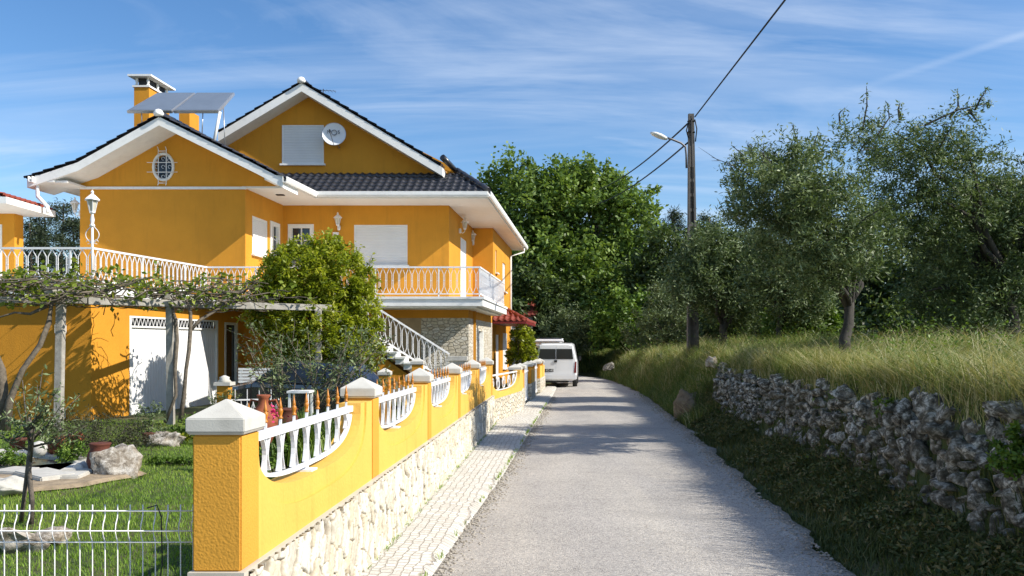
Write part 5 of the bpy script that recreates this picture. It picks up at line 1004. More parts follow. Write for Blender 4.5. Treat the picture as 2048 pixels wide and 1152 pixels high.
# leafy weeds low on the wall and on the verge
n = 42000; yy = r.uniform(4.2, 19, n); k_c = (yy*2.3).astype(int); ph = np.sin(k_c*12.98)*43.7; ph = ph-np.floor(ph); xx = dwx(yy)-.12-r.random(n)**1.4*(.7*ph+.2); zz_ = np.array(ground(xx, yy))+.02+r.random(n)**1.3*(.06+.36*ph*np.clip((xx-dwx(yy)+1.0)/1.0, 0, 1))
tag(link('wall_weeds', leafmesh('wall_weeds', np.stack([xx, yy, zz_], 1), .060, .022, r, .4), m_vrg), kind='stuff')
n = 30000; kk = r.integers(0, 170, n); cx_ = np.random.default_rng(5).random((170, 4)); yy = 5+cx_[:, 1]**1.3*38; xx = dwx(yy)+.35+cx_[:, 0]**1.5*2.6-np.where(yy > 19, 1.2*cx_[:, 3], 0); sz_ = (.10+.16*cx_[:, 2])
PX = np.stack([xx[kk], yy[kk], 0*yy[kk]], 1)+r.normal(size=(n, 3))*sz_[kk][:, None]*[1, 1, 0]; PX[:, 2] = np.array(ground(PX[:, 0], PX[:, 1]))+np.abs(r.normal(size=n))*sz_[kk]*1.3
tag(link('field_weeds', leafmesh('field_weeds', PX, .055, .020, r, .4), m_bus), kind='stuff')
def bush(label, c, s, n, leaf, m, name='shrub', cat='shrub', seed=0, stems=6, grp=None, cl=None):
    r = np.random.default_rng(200+seed); t_ = thing(name, label, cat, (c[0], c[1], c[2]), grp); nc = cl or max(8, n//30)
    P, u, Cc = crownpts([(c[0], c[1], c[2]+s[2]*.55, s[0], s[1], s[2]*.6)], nc, n//nc, min(s)*.18, r, .3); P[:, 2] = np.maximum(P[:, 2], c[2]-.02)
    link('foliage', leafmesh('foliage', P, leaf[0], leaf[1], r, .4, u), m, t_); mb = MB()
    for i in range(stems): e = Cc[i % len(Cc)]; mb.tube([tuple(c), tuple((np.array(c)+e)/2+r.normal(size=3)*.05*s[0]), tuple(e)], [.012, .008, .004], 5)
    mb.build('stems', m_bark, t_); return t_
bush('yellow-flecked ivy clump hanging on the wall at the right edge', (3.62, 5.95, .80), (.10, .12, .35), 900, (.04, .03), m_bus, 'ivy', 'ivy', 3)
bush('pale green fern tuft growing over the wall top left of the dark pitted boulder', (4.0, 8.8, .98), (.10, .14, .22), 500, (.04, .02), m_bus, 'fern', 'fern', 4)
# ------------------------------------------------------------------ garden
def gy_(x, y, dz=0): return (x, y, gz(x, y)+dz)
def gpt(px, py):           # ground point of the garden seen at a pixel (fixed-point search)
    Y = 10.
    for _ in range(30): Y = F*(CH-gz((px-1024)*Y/F, Y))/(py-HZ)
    return ((px-1024)*Y/F, Y, gz((px-1024)*Y/F, Y))
# bare soil bed
pb = gpt(100, 950)
# young olive in the lawn
b0 = gpt(60, 1045); yo = thing('young_olive_tree', 'young olive sapling with twin thin trunks on the lawn near the left edge', 'tree', b0); YO = b0[1]
mb = MB(); pth = [at(*q, YO) for q in ((62, 1048), (64, 1000), (58, 940), (62, 890), (60, 850), (58, 828))]; mb.tube(pth, [.030, .025, .023, .027, .023, .010], 7)
mb.tube([at(42, 1045, YO+.1), at(50, 980, YO+.05), at(56, 930, YO), at(60, 900, YO)], [.022, .02, .02, .02], 7)
rr2 = random.Random(4); LP = []; tips = [(20, 880), (-10, 860), (30, 800), (75, 770), (95, 800), (130, 800), (160, 790), (110, 850), (85, 740), (140, 860), (45, 760), (175, 850), (100, 830), (0, 830), (120, 770)]
for (tx, ty) in tips:
    s0 = (60+rr2.uniform(-3, 3), rr2.uniform(840, 930)); yo_ = rr2.uniform(-.5, .5); a = Vector(at(*s0, YO)); e = Vector(at(tx, ty, YO+yo_)); mid = a.lerp(e, .5)+Vector((0, 0, -.04)); mb.tube([a, mid, e], [.012, .008, .003], 5)
    for k in range(46): t_ = rr2.uniform(.35, 1.02); p = (a.lerp(mid, t_*2) if t_ < .5 else mid.lerp(e, t_*2-1)); LP.append(tuple(p+Vector([rr2.gauss(0, .035) for _ in range(3)])))
mb.build('trunk', m_bark, yo); link('crown', leafmesh('crown', np.array(LP), .065, .020, np.random.default_rng(8), .3), m_olv, yo)
# rocks and pond
def gb(label, px, py, s, seed, m=m_rock2, dz=.3):
    p = gpt(px, py); return boulder(label, (p[0], p[1], p[2]+s[2]*dz), s, 4, m, None, .2, seed)
gb('pitted grey rock at the right end of the rockery on the lawn', 228, 948, (.40, .30, .28), 21, m_rock2)
gb('large smooth white boulder at the left edge of the rockery', 10, 985, (.34, .22, .22), 22, m_stonesmooth)
gb('pale rock by the mesh fence at the foot of the sapling, leftmost of two', 35, 1095, (.30, .2, .17), 23)
gb('pale rock on the lawn just right of the sapling, behind the mesh fence', 105, 1078, (.22, .18, .14), 24)
gb('brown and white rock in the flower bed below the garage door', 335, 888, (.40, .3, .25), 25, m_rock2)
gb('small rounded stone on the pond edge', 165, 945, (.15, .12, .12), 26, m_stonesmooth)
p0, p1, p2, p3 = gpt(-60, 918), gpt(180, 918), gpt(200, 952), gpt(-60, 962)
pond = thing('pond', 'small garden pond edged with pale stone slabs in the rockery', 'pond', p1); r4 = random.Random(6); mb = MB(); ring = [gpt(q, w_) for q, w_ in ((-90, 930), (-30, 912), (30, 908), (90, 910), (150, 917), (190, 930), (150, 950), (120, 962), (60, 948), (0, 945), (-60, 950))]
for i, (a, b_) in enumerate(zip(ring, ring[1:]+ring[:1])):
    A, B_ = Vector(a), Vector(b_); d = (B_-A); L_ = d.length; d.normalize(); n_ = Vector((-d.y, d.x, 0))*.22; A2, B2 = A+d*.03, B_-d*.03; z = .06+r4.uniform(-.01, .02)
    mb.hexa([A2-n_-Vector((0, 0, .1)), B2-n_-Vector((0, 0, .1)), B2+n_-Vector((0, 0, .1)), A2+n_-Vector((0, 0, .1))], [A2-n_+Vector((0, 0, z)), B2-n_+Vector((0, 0, z)), B2+n_+Vector((0, 0, z)), A2+n_+Vector((0, 0, z))])
mb.build('edging', m_stonesmooth, pond, bevel=.015); cc = Vector((0, 0, 0))
for q in ring: cc += Vector(q)/len(ring)
mb = MB(); mb.add([(q[0], q[1], q[2]+.02) for q in ring], [tuple(range(len(ring)))]); mb.build('water', simple('pond_water', (.14, .19, .18), .08, spec=.8), pond)
mb = MB(); cb_ = gpt(120, 955); sp_ = [[(cb_[0]-.35+1.25*f_*math.cos(a)*(1+.1*math.sin(5*a)), cb_[1]+.1+1.15*f_*math.sin(a)*(1+.1*math.cos(4*a))) for a in np.linspace(0, 2*math.pi, 41)[:-1]] for f_ in (.01, .25, .5, .75, .93, 1)]; mb.add([(q_[0], q_[1], gz(*q_)+(.02 if k_r < 5 else -.02)) for k_r, rg_ in enumerate(sp_) for q_ in rg_], [(i*40+k, i*40+(k+1) % 40, (i+1)*40+(k+1) % 40, (i+1)*40+k) for i in range(5) for k in range(40)])
o_ = mb.build('soil_bed', simple('dry_soil', (.30, .23, .15), .95, var=.35, vscale=5, bump=1, bscale=30)); tag(o_, kind='structure')
def pot(name, label, cat, p, prof, m, tilt=None, s=1.0, handles=0):
    t_ = thing(name, label, cat, p); mb = MB(); mb.lathe((0, 0, 0), [(a*s, b_*s) for a, b_ in prof], 20)
    mx_ = Matrix.Translation(p) @ (Matrix.Rotation(tilt[0], 4, tilt[1]) if tilt else Matrix.Identity(4)); mb.v = [tuple(mx_ @ Vector(v)) for v in mb.v]; mb.build('body', m, t_)
    for k in range(handles):
        sg = (-1, 1)[k]; h_ = MB(); h_.tube([tuple(mx_ @ Vector((sg*a*s, 0, b_*s))) for a, b_ in ((.05, .50), (.14, .52), (.17, .44), (.15, .36), (.12, .33))], .014*s, 6); h_.build('handle', m, t_)
AMPH = [(.05, 0), (.09, .05), (.15, .20), (.16, .30), (.12, .40), (.06, .47), (.055, .54), (.08, .57), (.07, .58)]
JUG = [(.10, 0), (.15, .05), (.19, .18), (.17, .30), (.13, .36), (.15, .42), (.16, .44), (.14, .45)]
pot('clay_jug', 'dark terracotta jug with a rim standing by the grey rock on the lawn', 'jug', gpt(200, 945), JUG, m_terra2, s=.92)
pot('clay_urn', 'tilted terracotta urn lying at the back of the rockery near the sapling', 'urn', gy_(gpt(95, 915)[0], gpt(95, 915)[1], .12), AMPH, m_terra, (1.2, 'Y'), 1.0)
pot('flower_pot', 'small red-brown flower pot at the far left edge of the rockery', 'flower pot', gpt(35, 905), [(.09, 0), (.12, .2), (.14, .2), (.14, .24), (.12, .24)], m_terra2)
pot('stone_ball', 'pale round stone ball on the pond edging', 'stone ball', gy_(gpt(78, 930)[0], gpt(78, 930)[1], .12), [(.01, 0), (.07, .02), (.105, .07), (.115, .12), (.105, .17), (.07, .215), (.01, .235)], m_stonesmooth)
pot('flower_pot', 'small dark red pot in the flower bed at the foot of the lit yellow wall', 'flower pot', gpt(297, 888), [(.08, 0), (.11, .18), (.12, .2), (.10, .2)], m_terra2)
x, y, z = at(527, 850, 11.5); pot('clay_amphora', 'terracotta amphora with looped handles behind the first railing', 'amphora', (x, y, z-.30), AMPH, m_terra, s=1.25, handles=2)
x, y, z = at(575, 850, 12.2); pot('clay_jar', 'round dark terracotta jar behind the first railing beside the amphora', 'jar', (x, y, z-.2), JUG, m_terra2, s=1.0)
p = at(548, 850, 11); bush('pink flowering plant by the amphora behind the first railing', (p[0], p[1], gz(p[0], p[1])), (.22, .2, .75), 420, (.05, .03), m_bus, 'flowering_plant', 'plant', 11)
rq = np.random.default_rng(3); pp = np.array(at(548, 828, 11))+rq.normal(size=(40, 3))*[.05, .04, .06]; o_ = link('blossoms', leafmesh('blossoms', pp, .05, .045, rq, .3), m_pink, bpy.data.objects['flowering_plant'])
# juniper and bed shrubs
p = gpt(185, 915); bush('spreading dark juniper shrub against the orange wall behind the clay jug', (p[0], p[1], p[2]), (1.0, .5, .55), 7000, (.06, .014), m_jun, 'juniper', 'shrub', 12, cl=220)
for i, (px, py, s, m, lab) in enumerate(((300, 880, (.32, .25, .6), m_sil, 'wiry grey-green shrub in the bed in front of the white garage door'), (375, 880, (.25, .22, .42), m_bus, 'bright green leafy plant at the foot of the middle pergola post'), (400, 885, (.35, .2, .22), m_cit, 'low yellow-green succulents left of the nearest pillar cap'), (150, 925, (.3, .2, .3), m_bus, 'weedy green tuft between pond and juniper'), (10, 935, (.3, .2, .25), m_bus, 'green tuft on the pond edge at the left border'), (445, 860, (.35, .3, .85), m_sil, 'olive-like grey shrub right of the garage door'), (350, 925, (.45, .15, .05), m_bus, 'flat creeping herb at the lawn edge below the bed'))):
    p = gpt(px, py); bush(lab, p, s, 900, (.06, .026), m, 'shrub', 'shrub', 20+i)
p = at(590, 830, 12.5); g0 = gz(p[0], p[1]); rq = np.random.default_rng(31); P = np.stack([rq.normal(p[0], .28, 900), rq.normal(p[1], .25, 900), g0+0*rq.random(900)], 1)
o_ = blades('strappy_plant', P, .85+0*P[:, 0], .035, m_bus, rq, .5, segs=3); del o_['kind']; tag(o_, 'clump of strappy bright green leaves behind the first railing', 'plant')
# leafy but open shrub in front of the citrus tree
x, y, z = at(590, 0, 15.6); g0 = gz(x, y); sh = thing('shrub', 'tall open shrub of bare twigs with small grey-green leaves in front of the citrus tree', 'shrub', (x, y, g0)); mb = MB(); rq = random.Random(12); LP = []
for k in range(46):
    bx_, tx = rq.uniform(500, 700), rq.uniform(470, 790); ty = rq.uniform(640, 770); a = Vector(at(lerp(bx_, 600, .3), 835, 15.6)); a.z = g0+.1; e = Vector(at(tx, ty, 15.6+rq.uniform(-.7, .7))); m1 = a.lerp(e, .5)+Vector((rq.gauss(0, .12), rq.gauss(0, .12), rq.gauss(0, .05)))
    mb.tube([a, m1, e], [.018, .012, .004], 5)
    for q in range(3): f_ = rq.uniform(.4, .95); s0 = m1.lerp(e, f_); e2 = s0+Vector((rq.gauss(0, .22), rq.gauss(0, .2), abs(rq.gauss(0, .2)))); mb.tube([s0, e2], [.006, .003], 4); LP += [tuple(s0.lerp(e2, rq.random())+Vector([rq.gauss(0, .03) for _ in range(3)])) for _ in range(12)]
    LP += [tuple(m1.lerp(e, rq.uniform(.3, 1.05))+Vector([rq.gauss(0, .05) for _ in range(3)])) for _ in range(18)]
mb.build('stems', m_vine, sh); link('foliage', leafmesh('foliage', np.array(LP), .09, .034, np.random.default_rng(14), .3), m_sil, sh)
# ------------------------------------------------------------------ pergola with the vine
pg = thing('pergola', 'old grey concrete pergola posts and beams carrying a vine in the garden', 'pergola', (-5.5, 15.5, -.4)); HP = 2.62
P1, P2, P3_ = at(122, 0, 17.2)[:2], at(340, 0, 18.5)[:2], at(637, 0, 20.4)[:2]
for (x, y), ln in ((P1, .06), (P2, -.02), (P3_, 0)):
    mb = MB(); g0 = gz(x, y)-.3; s = .074; mb.hexa([(x-s-ln, y-s, g0), (x+s-ln, y-s, g0), (x+s-ln, y+s, g0), (x-s-ln, y+s, g0)], [(x-s, y-s, HP), (x+s, y-s, HP), (x+s, y+s, HP), (x-s, y+s, HP)]); mb.build('post', m_conc, pg, bevel=.008)
def beam(a, b_, z, w_=.14, h=.16): mb = MB(); mb.bar((a[0], a[1], z), (b_[0], b_[1], z), w_, h); return mb.build('beam', m_conc, pg, bevel=.008)
e3 = at(662, 0, 20.7)[:2]; s1 = at(175, 0, 17.4)[:2]; beam(s1, P2, HP+.085); beam((P2[0]+.002, P2[1]), e3, HP+.08); beam(at(-60, 0, 16.9)[:2], s1, HP+.09, .12, .13)
beam((P1[0]-.02, P1[1]-.45), (P1[0]+.1, P1[1]+2.2), HP+.25, .16, .15); beam((P2[0]-.02, P2[1]-.1), (P2[0]-.2, P2[1]+2.2), HP+.24, .13, .13)
vine = thing('grapevine', 'tangled grapevine with fresh green leaves sprawling along the pergola beams', 'vine', (-7, 14.8, 2.5)); rq = random.Random(77); mb = MB(); LP = []; ax = [Vector((*at(-40, 0, 17.4)[:2], HP+.2)), Vector((P1[0], P1[1], HP+.2)), Vector((P2[0], P2[1], HP+.2)), Vector((*at(520, 0, 19.6)[:2], HP+.2))]
def axp(t): t = max(0, min(2.999, t*3)); i = int(t); return ax[i].lerp(ax[i+1], t-i)
for k in range(290):
    t = rq.random()**1.15; p = axp(t)+Vector((rq.gauss(0, .25), rq.gauss(.25, .62), rq.uniform(-.06, .26))); a = rq.uniform(-.7, .7)+(math.pi if rq.random() < .5 else 0)+.45; pts = [tuple(p)]; r_ = rq.uniform(.007, .024)
    dirv = Vector((math.cos(a), math.sin(a), 0))
    for q in range(rq.randint(4, 9)):
        dirv = (dirv+Vector((rq.gauss(0, .45), rq.gauss(0, .45), rq.gauss(0, .28)))).normalized(); p = p+dirv*rq.uniform(.12, .26); p.z = min(max(p.z, HP-.02), HP+.62); pts.append(tuple(p))
        if rq.random() < .24: LP += [tuple(p+Vector([rq.gauss(0, .09), rq.gauss(0, .09), abs(rq.gauss(0, .07))])) for _ in range(rq.randint(2, 6))]
    n_ = len(pts); mb.tube(pts, [r_*(1-.7*i/n_) for i in range(n_)], 5)
for (px, py, Y, h) in ((320, 560, 15.6, 50), (235, 560, 15, 40), (285, 575, 15.2, 35), (150, 545, 14.4, 45), (60, 560, 14.2, 30), (440, 560, 16, 25), (400, 580, 15.8, 35), (215, 590, 15, 45), (30, 565, 14, 40)):
    Y *= 1.19; a = Vector(at(px-8, py+40, Y)); e = Vector(at(px, py-h*.8+10, Y)); mb.tube([a, a.lerp(e, .5)+Vector((.03, 0, 0)), e], [.011, .008, .004], 5)
    for q in range(26): LP.append(tuple(a.lerp(e, rq.uniform(.35, 1.05))+Vector([rq.gauss(0, .05), rq.gauss(0, .06), rq.gauss(0, .03)])))
def vt(pl, rs): mb.tube([at(q[0], q[1], q[2]*1.19) for q in pl], [a*.88 for a in rs], 8)
vt(((10, 860, 13.9), (20, 800, 13.9), (45, 740, 13.9), (80, 690, 14.1), (98, 645, 14.2), (103, 605, 14.3), (140, 590, 14.6)), [.12, .075, .065, .06, .06, .055, .03])
vt(((2, 850, 14), (6, 780, 14), (2, 740, 14), (-8, 700, 14)), [.13, .11, .10, .03])
vt(((360, 845, 15.4), (368, 790, 15.4), (372, 740, 15.4), (378, 700, 15.4), (381, 655, 15.5), (381, 625, 15.5), (372, 600, 15.5)), [.06, .05, .045, .05, .05, .045, .03])
vt(((380, 662, 15.5), (400, 640, 15.6), (430, 622, 15.8), (462, 598, 16.0), (500, 588, 16.3)), [.045, .042, .04, .03, .015])
vt(((330, 845, 15.3), (352, 790, 15.3), (350, 740, 15.3), (354, 680, 15.4), (352, 640, 15.5), (340, 605, 15.5)), [.045, .04, .045, .05, .04, .03])
vt(((95, 612, 14.3), (60, 628, 14.2), (30, 625, 14.1), (-20, 640, 14)), [.045, .035, .025, .015]); vt(((455, 600, 16), (540, 585, 16.8), (570, 592, 17)), [.02, .015, .01])
mb.build('canes', m_vine, vine); LP = np.array(LP); link('leaves', leafmesh('leaves', LP, .12, .095, np.random.default_rng(15), .5), m_vlf, vine)
# inner low fence, gate pillars, bench, planter
x, y, z = at(445, 752, 17); ip = thing('gate_pillar', 'short yellow pillar with white cap right of the garage door', 'pillar', (x, y, gz(x, y)))
def idm(p): return p
mb = MB(); mb.box(x-.12, x+.12, y, y+.24, -.6, z-.2); pb_ = mb.build('shaft', m_yel, ip); mb = MB(); mb.hexa([(x-.17, y-.05, z-.2), (x+.17, y-.05, z-.2), (x+.17, y+.29, z-.2), (x-.17, y+.29, z-.2)], [(x-.17, y-.05, z-.13), (x+.17, y-.05, z-.13), (x+.17, y+.29, z-.13), (x-.17, y+.29, z-.13)]); mb.lathe((x, y+.12, z-.13), [(.16, 0), (.10, .06), (.11, .10), (.02, .14)], 8); mb.build('cap', m_cap, ip)
for px, py, Y, lab in ((834, 716, 18.4, 'yellow pillar with white pyramid cap standing inside the garden in front of the outside stair'), (768, 737, 18.0, 'inner pillar left of the stair foot, only its white pyramid cap showing')):
    x, y, z = at(px, py, Y); ip2 = thing('gate_pillar', lab, 'pillar', (x, y, 0)); pillar(ip2, lambda p, X0=x: (X0+.12+p[0], p[1], p[2]), y, .24, -.5, z-.155, m_yel)
fx = thing('iron_fence', 'low white iron fence of pointed arches behind the garden plants, right of the short pillar', 'fence', at(500, 790, 17)); mb = MB(); a = Vector((at(452, 0, 17.1)[0], 17.1)); b_ = Vector((at(560, 0, 17.4)[0], 17.4)); za, zb_ = .62, -.35
mb.bar((a.x, a.y, za), (b_.x, b_.y, za), .03); mb.bar((a.x, a.y, zb_), (b_.x, b_.y, zb_), .03)
for i in range(9):
    q = a.lerp(b_, (i+.5)/9); mb.bar((q.x, q.y, zb_), (q.x, q.y, za+(.22 if i % 2 else .0)), .014)
    for sg in (-1, 1): mb.tube([(q.x+sg*.06, q.y, zb_+.05), (q.x+sg*.06, q.y, .2), (q.x+sg*.045, q.y, .42), (q.x, q.y, .56)], .008, 4)
mb.build('bars', m_iron, fx)
x, y, z = at(515, 765, 19.5); bn = thing('bench', 'small pale slatted garden bench behind the low scroll fence', 'bench', (x, y, gz(x, y)))
mb = MB()
for k in range(5): mb.box(x-.55, x+.55, y+.28, y+.31, z-.02+.075*k, z+.035+.075*k)
mb.build('backrest', m_white, bn); mb = MB()
for k in range(4): mb.box(x-.55, x+.55, y-.15+.11*k, y-.06+.11*k, z-.2, z-.17)
mb.build('seat', m_white, bn)
for dx_ in (-.5, .5):
    mb = MB(); mb.box(x+dx_-.03, x+dx_+.03, y-.12, y-.06, -.6, z-.2); mb.box(x+dx_-.03, x+dx_+.03, y+.31, y+.35, -.6, z+.3); mb.build('leg', m_white, bn)
x, y, z = at(600, 780, 14.8); tb_ = thing('garden_table', 'white table top edge showing behind the strappy plant', 'table', (x, y, gz(x, y))); mb = MB(); mb.box(x-.2, x+.2, y-.15, y+.25, z-.05, z-.01); mb.build('table_top', m_white, tb_)
for a_, b_2 in ((-1, -1), (1, -1), (1, 1), (-1, 1)): mb = MB(); mb.bar((x+.16*a_, y+.05+.15*b_2, z-.05), (x+.17*a_, y+.05+.16*b_2, gz(x, y)), .04); mb.build('leg', m_white, tb_)
# ------------------------------------------------------------------ vehicles
def loft(mb, secs):
    """secs: (y, [(halfwidth, z) from bottom centre to top centre])"""
    k = len(secs[0][1]); pts = []
    for y, pr in secs: pts += [(x, y, z) for x, z in pr]+[(-x, y, z) for x, z in pr[::-1]]
    n = 2*k; fs = [(i*n+j, i*n+(j+1) % n, (i+1)*n+(j+1) % n, (i+1)*n+j) for i in range(len(secs)-1) for j in range(n)]
    fs += [tuple(range(n))[::-1], tuple(range((len(secs)-1)*n, len(secs)*n))]; mb.add(pts, fs); return mb
def sec(y, zb, zbelt, zt, wb, wt, rnd=.06):
    return (y, [(wb*.80, zb), (wb*.97, zb+.06), (wb, zb+.25), (wb, zbelt-.08), (wb*.985, zbelt), (lerp(wb*.985, wt, .5), lerp(zbelt, zt, .5)), (wt, zt-rnd), (wt-.10, zt-.008), (wt*.4, zt)])
def wheel(par, x, y, r_=.30, w_=.19):
    s = 1 if x > 0 else -1
    def lx(prof, n=24):
        m_ = MB(lambda p: (x+p[2]*s, y+p[0], r_+p[1])); m_.lathe((0, 0, 0), prof, n); return m_
    t_ = lx([(r_*.62, -w_), (r_*.93, -w_), (r_, -w_*.8), (r_, -w_*.2), (r_*.93, 0), (r_*.64, 0)]).build('wheel', m_dark, par, local=True)
    lx([(.01, -.03), (r_*.30, -.025), (r_*.55, -.035), (r_*.64, -.01), (r_*.64, -.06)]).build('rim', m_alu, t_, local=True)
def panelq(mb, q, nrm, th=.012): mb.hexa([Vector(p) for p in q], [Vector(p)+Vector(nrm)*th for p in q])
def make_van(root, paint, hatch_open=False, glass=m_glass):
    mb = MB(); S = [sec(0, .32, 1.12, 1.74, .80, .64), sec(.05, .28, 1.12, 1.79, .855, .70), sec(.5, .26, 1.12, 1.83, .865, .72), sec(1.9, .26, 1.10, 1.83, .865, .72), sec(2.55, .26, 1.06, 1.76, .865, .68), sec(3.25, .28, 1.02, 1.12, .86, .70), sec(3.85, .30, .88, .96, .83, .66), sec(4.1, .36, .66, .72, .72, .56)]
    loft(mb, S); body = mb.build('body', paint, root, local=True, bevel=.02)
    mb = MB(); mb.hexa([(-.84, -.09, .32), (.84, -.09, .32), (.86, .12, .32), (-.86, .12, .32)], [(-.84, -.10, .54), (.84, -.10, .54), (.86, .12, .54), (-.86, .12, .54)]); mb.build('bumper', paint, root, local=True, bevel=.03)
    # two rear doors with a glass pane each
    for s, x0, x1 in ((-1, -.66, -.012), (1, .012, .66)):
        mb = MB(); q = [(x0*1.14 if s < 0 else x0, -.004, .56), (x1*1.14 if s > 0 else x1, -.004, .56), (x1, .0, 1.70), (x0, .0, 1.70)]; mb.hexa([Vector(p)+Vector((0, .02, 0)) for p in q], [Vector(p)-Vector((0, .012, 0)) for p in q])
        dd = mb.build('rear_door', paint, root, local=True, bevel=.006)
        a, b_ = (x0-.035, x1-.0) if s < 0 else (x0+.0, x1+.035); mb = MB(); q = [(a-(.015 if s < 0 else 0), -.018, 1.16), (b_+(.015 if s > 0 else 0), -.018, 1.16), (b_-(.04 if s > 0 else 0), -.014, 1.58), (a+(.04 if s < 0 else 0), -.014, 1.58)]; mb.hexa([Vector(p) for p in q], [Vector(p)-Vector((0, .006, 0)) for p in q]); mb.build('glass', glass, dd, local=True)
    mb = MB(); mb.box(-.07, .05, -.045, -.014, 1.03, 1.12); mb.build('handle', m_blk, root, local=True)
    for s in (-1, 1):
        mb = MB(); q = [(s*.73, -.016, .60), (s*.835, -.006, .60), (s*.84, .02, 1.06), (s*.79, -.010, 1.06)]; mb.hexa([Vector(p) for p in q], [Vector(p)-Vector((0, .012, 0)) for p in q]); mb.build('tail_light', m_redlens, root, local=True)
        mb = MB(); mb.box(min(s*.87, s*1.0), max(s*.87, s*1.0), 2.62, 2.70, 1.05, 1.25); mb.build('mirror', m_blk, root, local=True, bevel=.02)
        mb = MB(); q = [(s*.845, 1.55, 1.14), (s*.845, 2.9, 1.10), (s*.72, 2.45, 1.66), (s*.745, 1.5, 1.70)]; mb.hexa([Vector(p) for p in q], [Vector(p)+Vector((s*.012, 0, 0)) for p in q]); mb.build('side_glass', glass, root, local=True)
        for y in (.62, 3.28): wheel(root, s*.86, y)
    mb = MB(); q = [(-.74, 3.27, 1.10), (.74, 3.27, 1.10), (.62, 2.62, 1.73), (-.62, 2.62, 1.73)]; mb.hexa([Vector(p) for p in q], [Vector(p)+Vector((0, .012, .012)) for p in q]); mb.build('windscreen', glass, root, local=True)
    mb = MB(); mb.box(-.58, -.10, -.028, -.017, .64, .76); pl = mb.build('number_plate', m_blk, root, local=True)
    mb = MB(); mb.box(-.5, .5, .1, 3.4, .20, .30); mb.build('underbody', m_blk, root, local=True)
    return pl
m_vg = simple('van_rear_glass', (.012, .014, .017), .12, var=.1, spec=.35)
van = thing('van', 'white van seen from behind, parked on the road beside the low yellow wall', 'van', (1.80, 33.6, .02), rz=R(-5.5)); pl = make_van(van, m_carw, glass=m_vg)
t_ = text('03·X3·40', (-.34, -.0315, .70), (1, 0, 0), (0, 0, 1), .125, m_white, None); t_.parent = pl
seatm = simple('grey_seat_fabric', (.32, .33, .35), .9)
car = thing('estate_car', 'white car with its tailgate raised, parked in front of the white van', 'car', (1.75, 40.2, .02), rz=R(-5)); mb = MB()
S = [sec(0, .34, .95, 1.62, .82, .66), sec(.1, .28, 1.0, 1.70, .86, .70), sec(1.9, .26, 1.02, 1.74, .865, .70), sec(2.7, .26, 1.0, 1.66, .865, .66), sec(3.4, .28, .98, 1.08, .86, .68), sec(4.3, .32, .78, .84, .78, .6)]; loft(mb, S); mb.build('body', m_carw, car, local=True, bevel=.02)
mb = MB(); mb.hexa([(-.84, -1.05, 1.90), (.84, -1.05, 1.90), (.76, .1, 1.74), (-.76, .1, 1.74)], [(-.76, -1.0, 2.02), (.76, -1.0, 2.02), (.70, .1, 1.84), (-.70, .1, 1.84)]); tg_ = mb.build('tailgate', m_carw, car, local=True, bevel=.03); mb = MB(); mb.box(-.66, .66, -.6, -.5, 1.99, 2.06); mb.build('wiper_panel', m_blk, tg_, local=True)
mb = MB(); mb.box(-.72, .72, -.012, .0, .55, 1.6); mb.build('boot_opening', m_blk, car, local=True)
mb = MB()
for s in (-1, 1): mb.bar((s*.62, .5, 1.82), (s*.62, 2.5, 1.84), .04)
for y in (.7, 1.6, 2.3): mb.bar((-.7, y, 1.86), (.7, y, 1.86), .04)
mb.tube([(.70, .65, 1.80), (.72, .65, 2.04), (.5, .65, 2.06), (-.5, .65, 2.06)], .02, 5); mb.build('roof_rack', m_alu, car, local=True)
for s in (-1, 1):
    for y in (.75, 3.4): wheel(car, s*.86, y)
    mb = MB(); q = [(s*.845, .5, 1.05), (s*.845, 3.0, 1.02), (s*.71, 2.6, 1.58), (s*.72, .6, 1.62)]; mb.hexa([Vector(p) for p in q], [Vector(p)+Vector((s*.012, 0, 0)) for p in q]); mb.build('side_glass', m_glass, car, local=True)
    mb = MB(); mb.tube([(s*.7, .02, 1.2), (s*.74, -.75, 1.90)], .012, 5); mb.build('gas_strut', m_blk, car, local=True)
dk = thing('hatchback_car', 'dark blue car parked in the garden, half hidden behind the shrubs and inner pillars', 'car', (-3.1, 18.0, gz(-3.5, 18.4)), rz=R(62)); mb = MB()
S = [sec(0, .34, .72, .84, .74, .6), sec(.12, .26, .85, 1.0, .82, .62), sec(.6, .22, .90, 1.36, .84, .60), sec(1.8, .22, .90, 1.43, .84, .62), sec(2.7, .22, .90, 1.02, .84, .66), sec(3.6, .24, .76, .84, .80, .6), sec(3.9, .34, .60, .66, .68, .5)]; loft(mb, S); mb.build('body', m_card, dk, local=True, bevel=.02)
mb = MB(); q = [(-.70, 2.72, .98), (.70, 2.72, .98), (.56, 1.9, 1.37), (-.56, 1.9, 1.37)]; mb.hexa([Vector(p) for p in q], [Vector(p)+Vector((0, .02, .03)) for p in q]); mb.build('windscreen', m_glass, dk, local=True)
for s in (-1, 1):
    for y in (.72, 3.1): wheel(dk, s*.84, y, .29)
    mb = MB(); q = [(s*.835, .6, .93), (s*.835, 2.6, .93), (s*.66, 1.85, 1.34), (s*.66, .75, 1.30)]; mb.hexa([Vector(p) for p in q], [Vector(p)+Vector((s*.02, 0, .005)) for p in q]); mb.build('side_glass', m_glass, dk, local=True)
    mb = MB(); mb.box(min(s*.5, s*.72), max(s*.5, s*.72), 3.74, 3.80, .58, .70); mb.build('headlight', m_lg, dk, local=True)
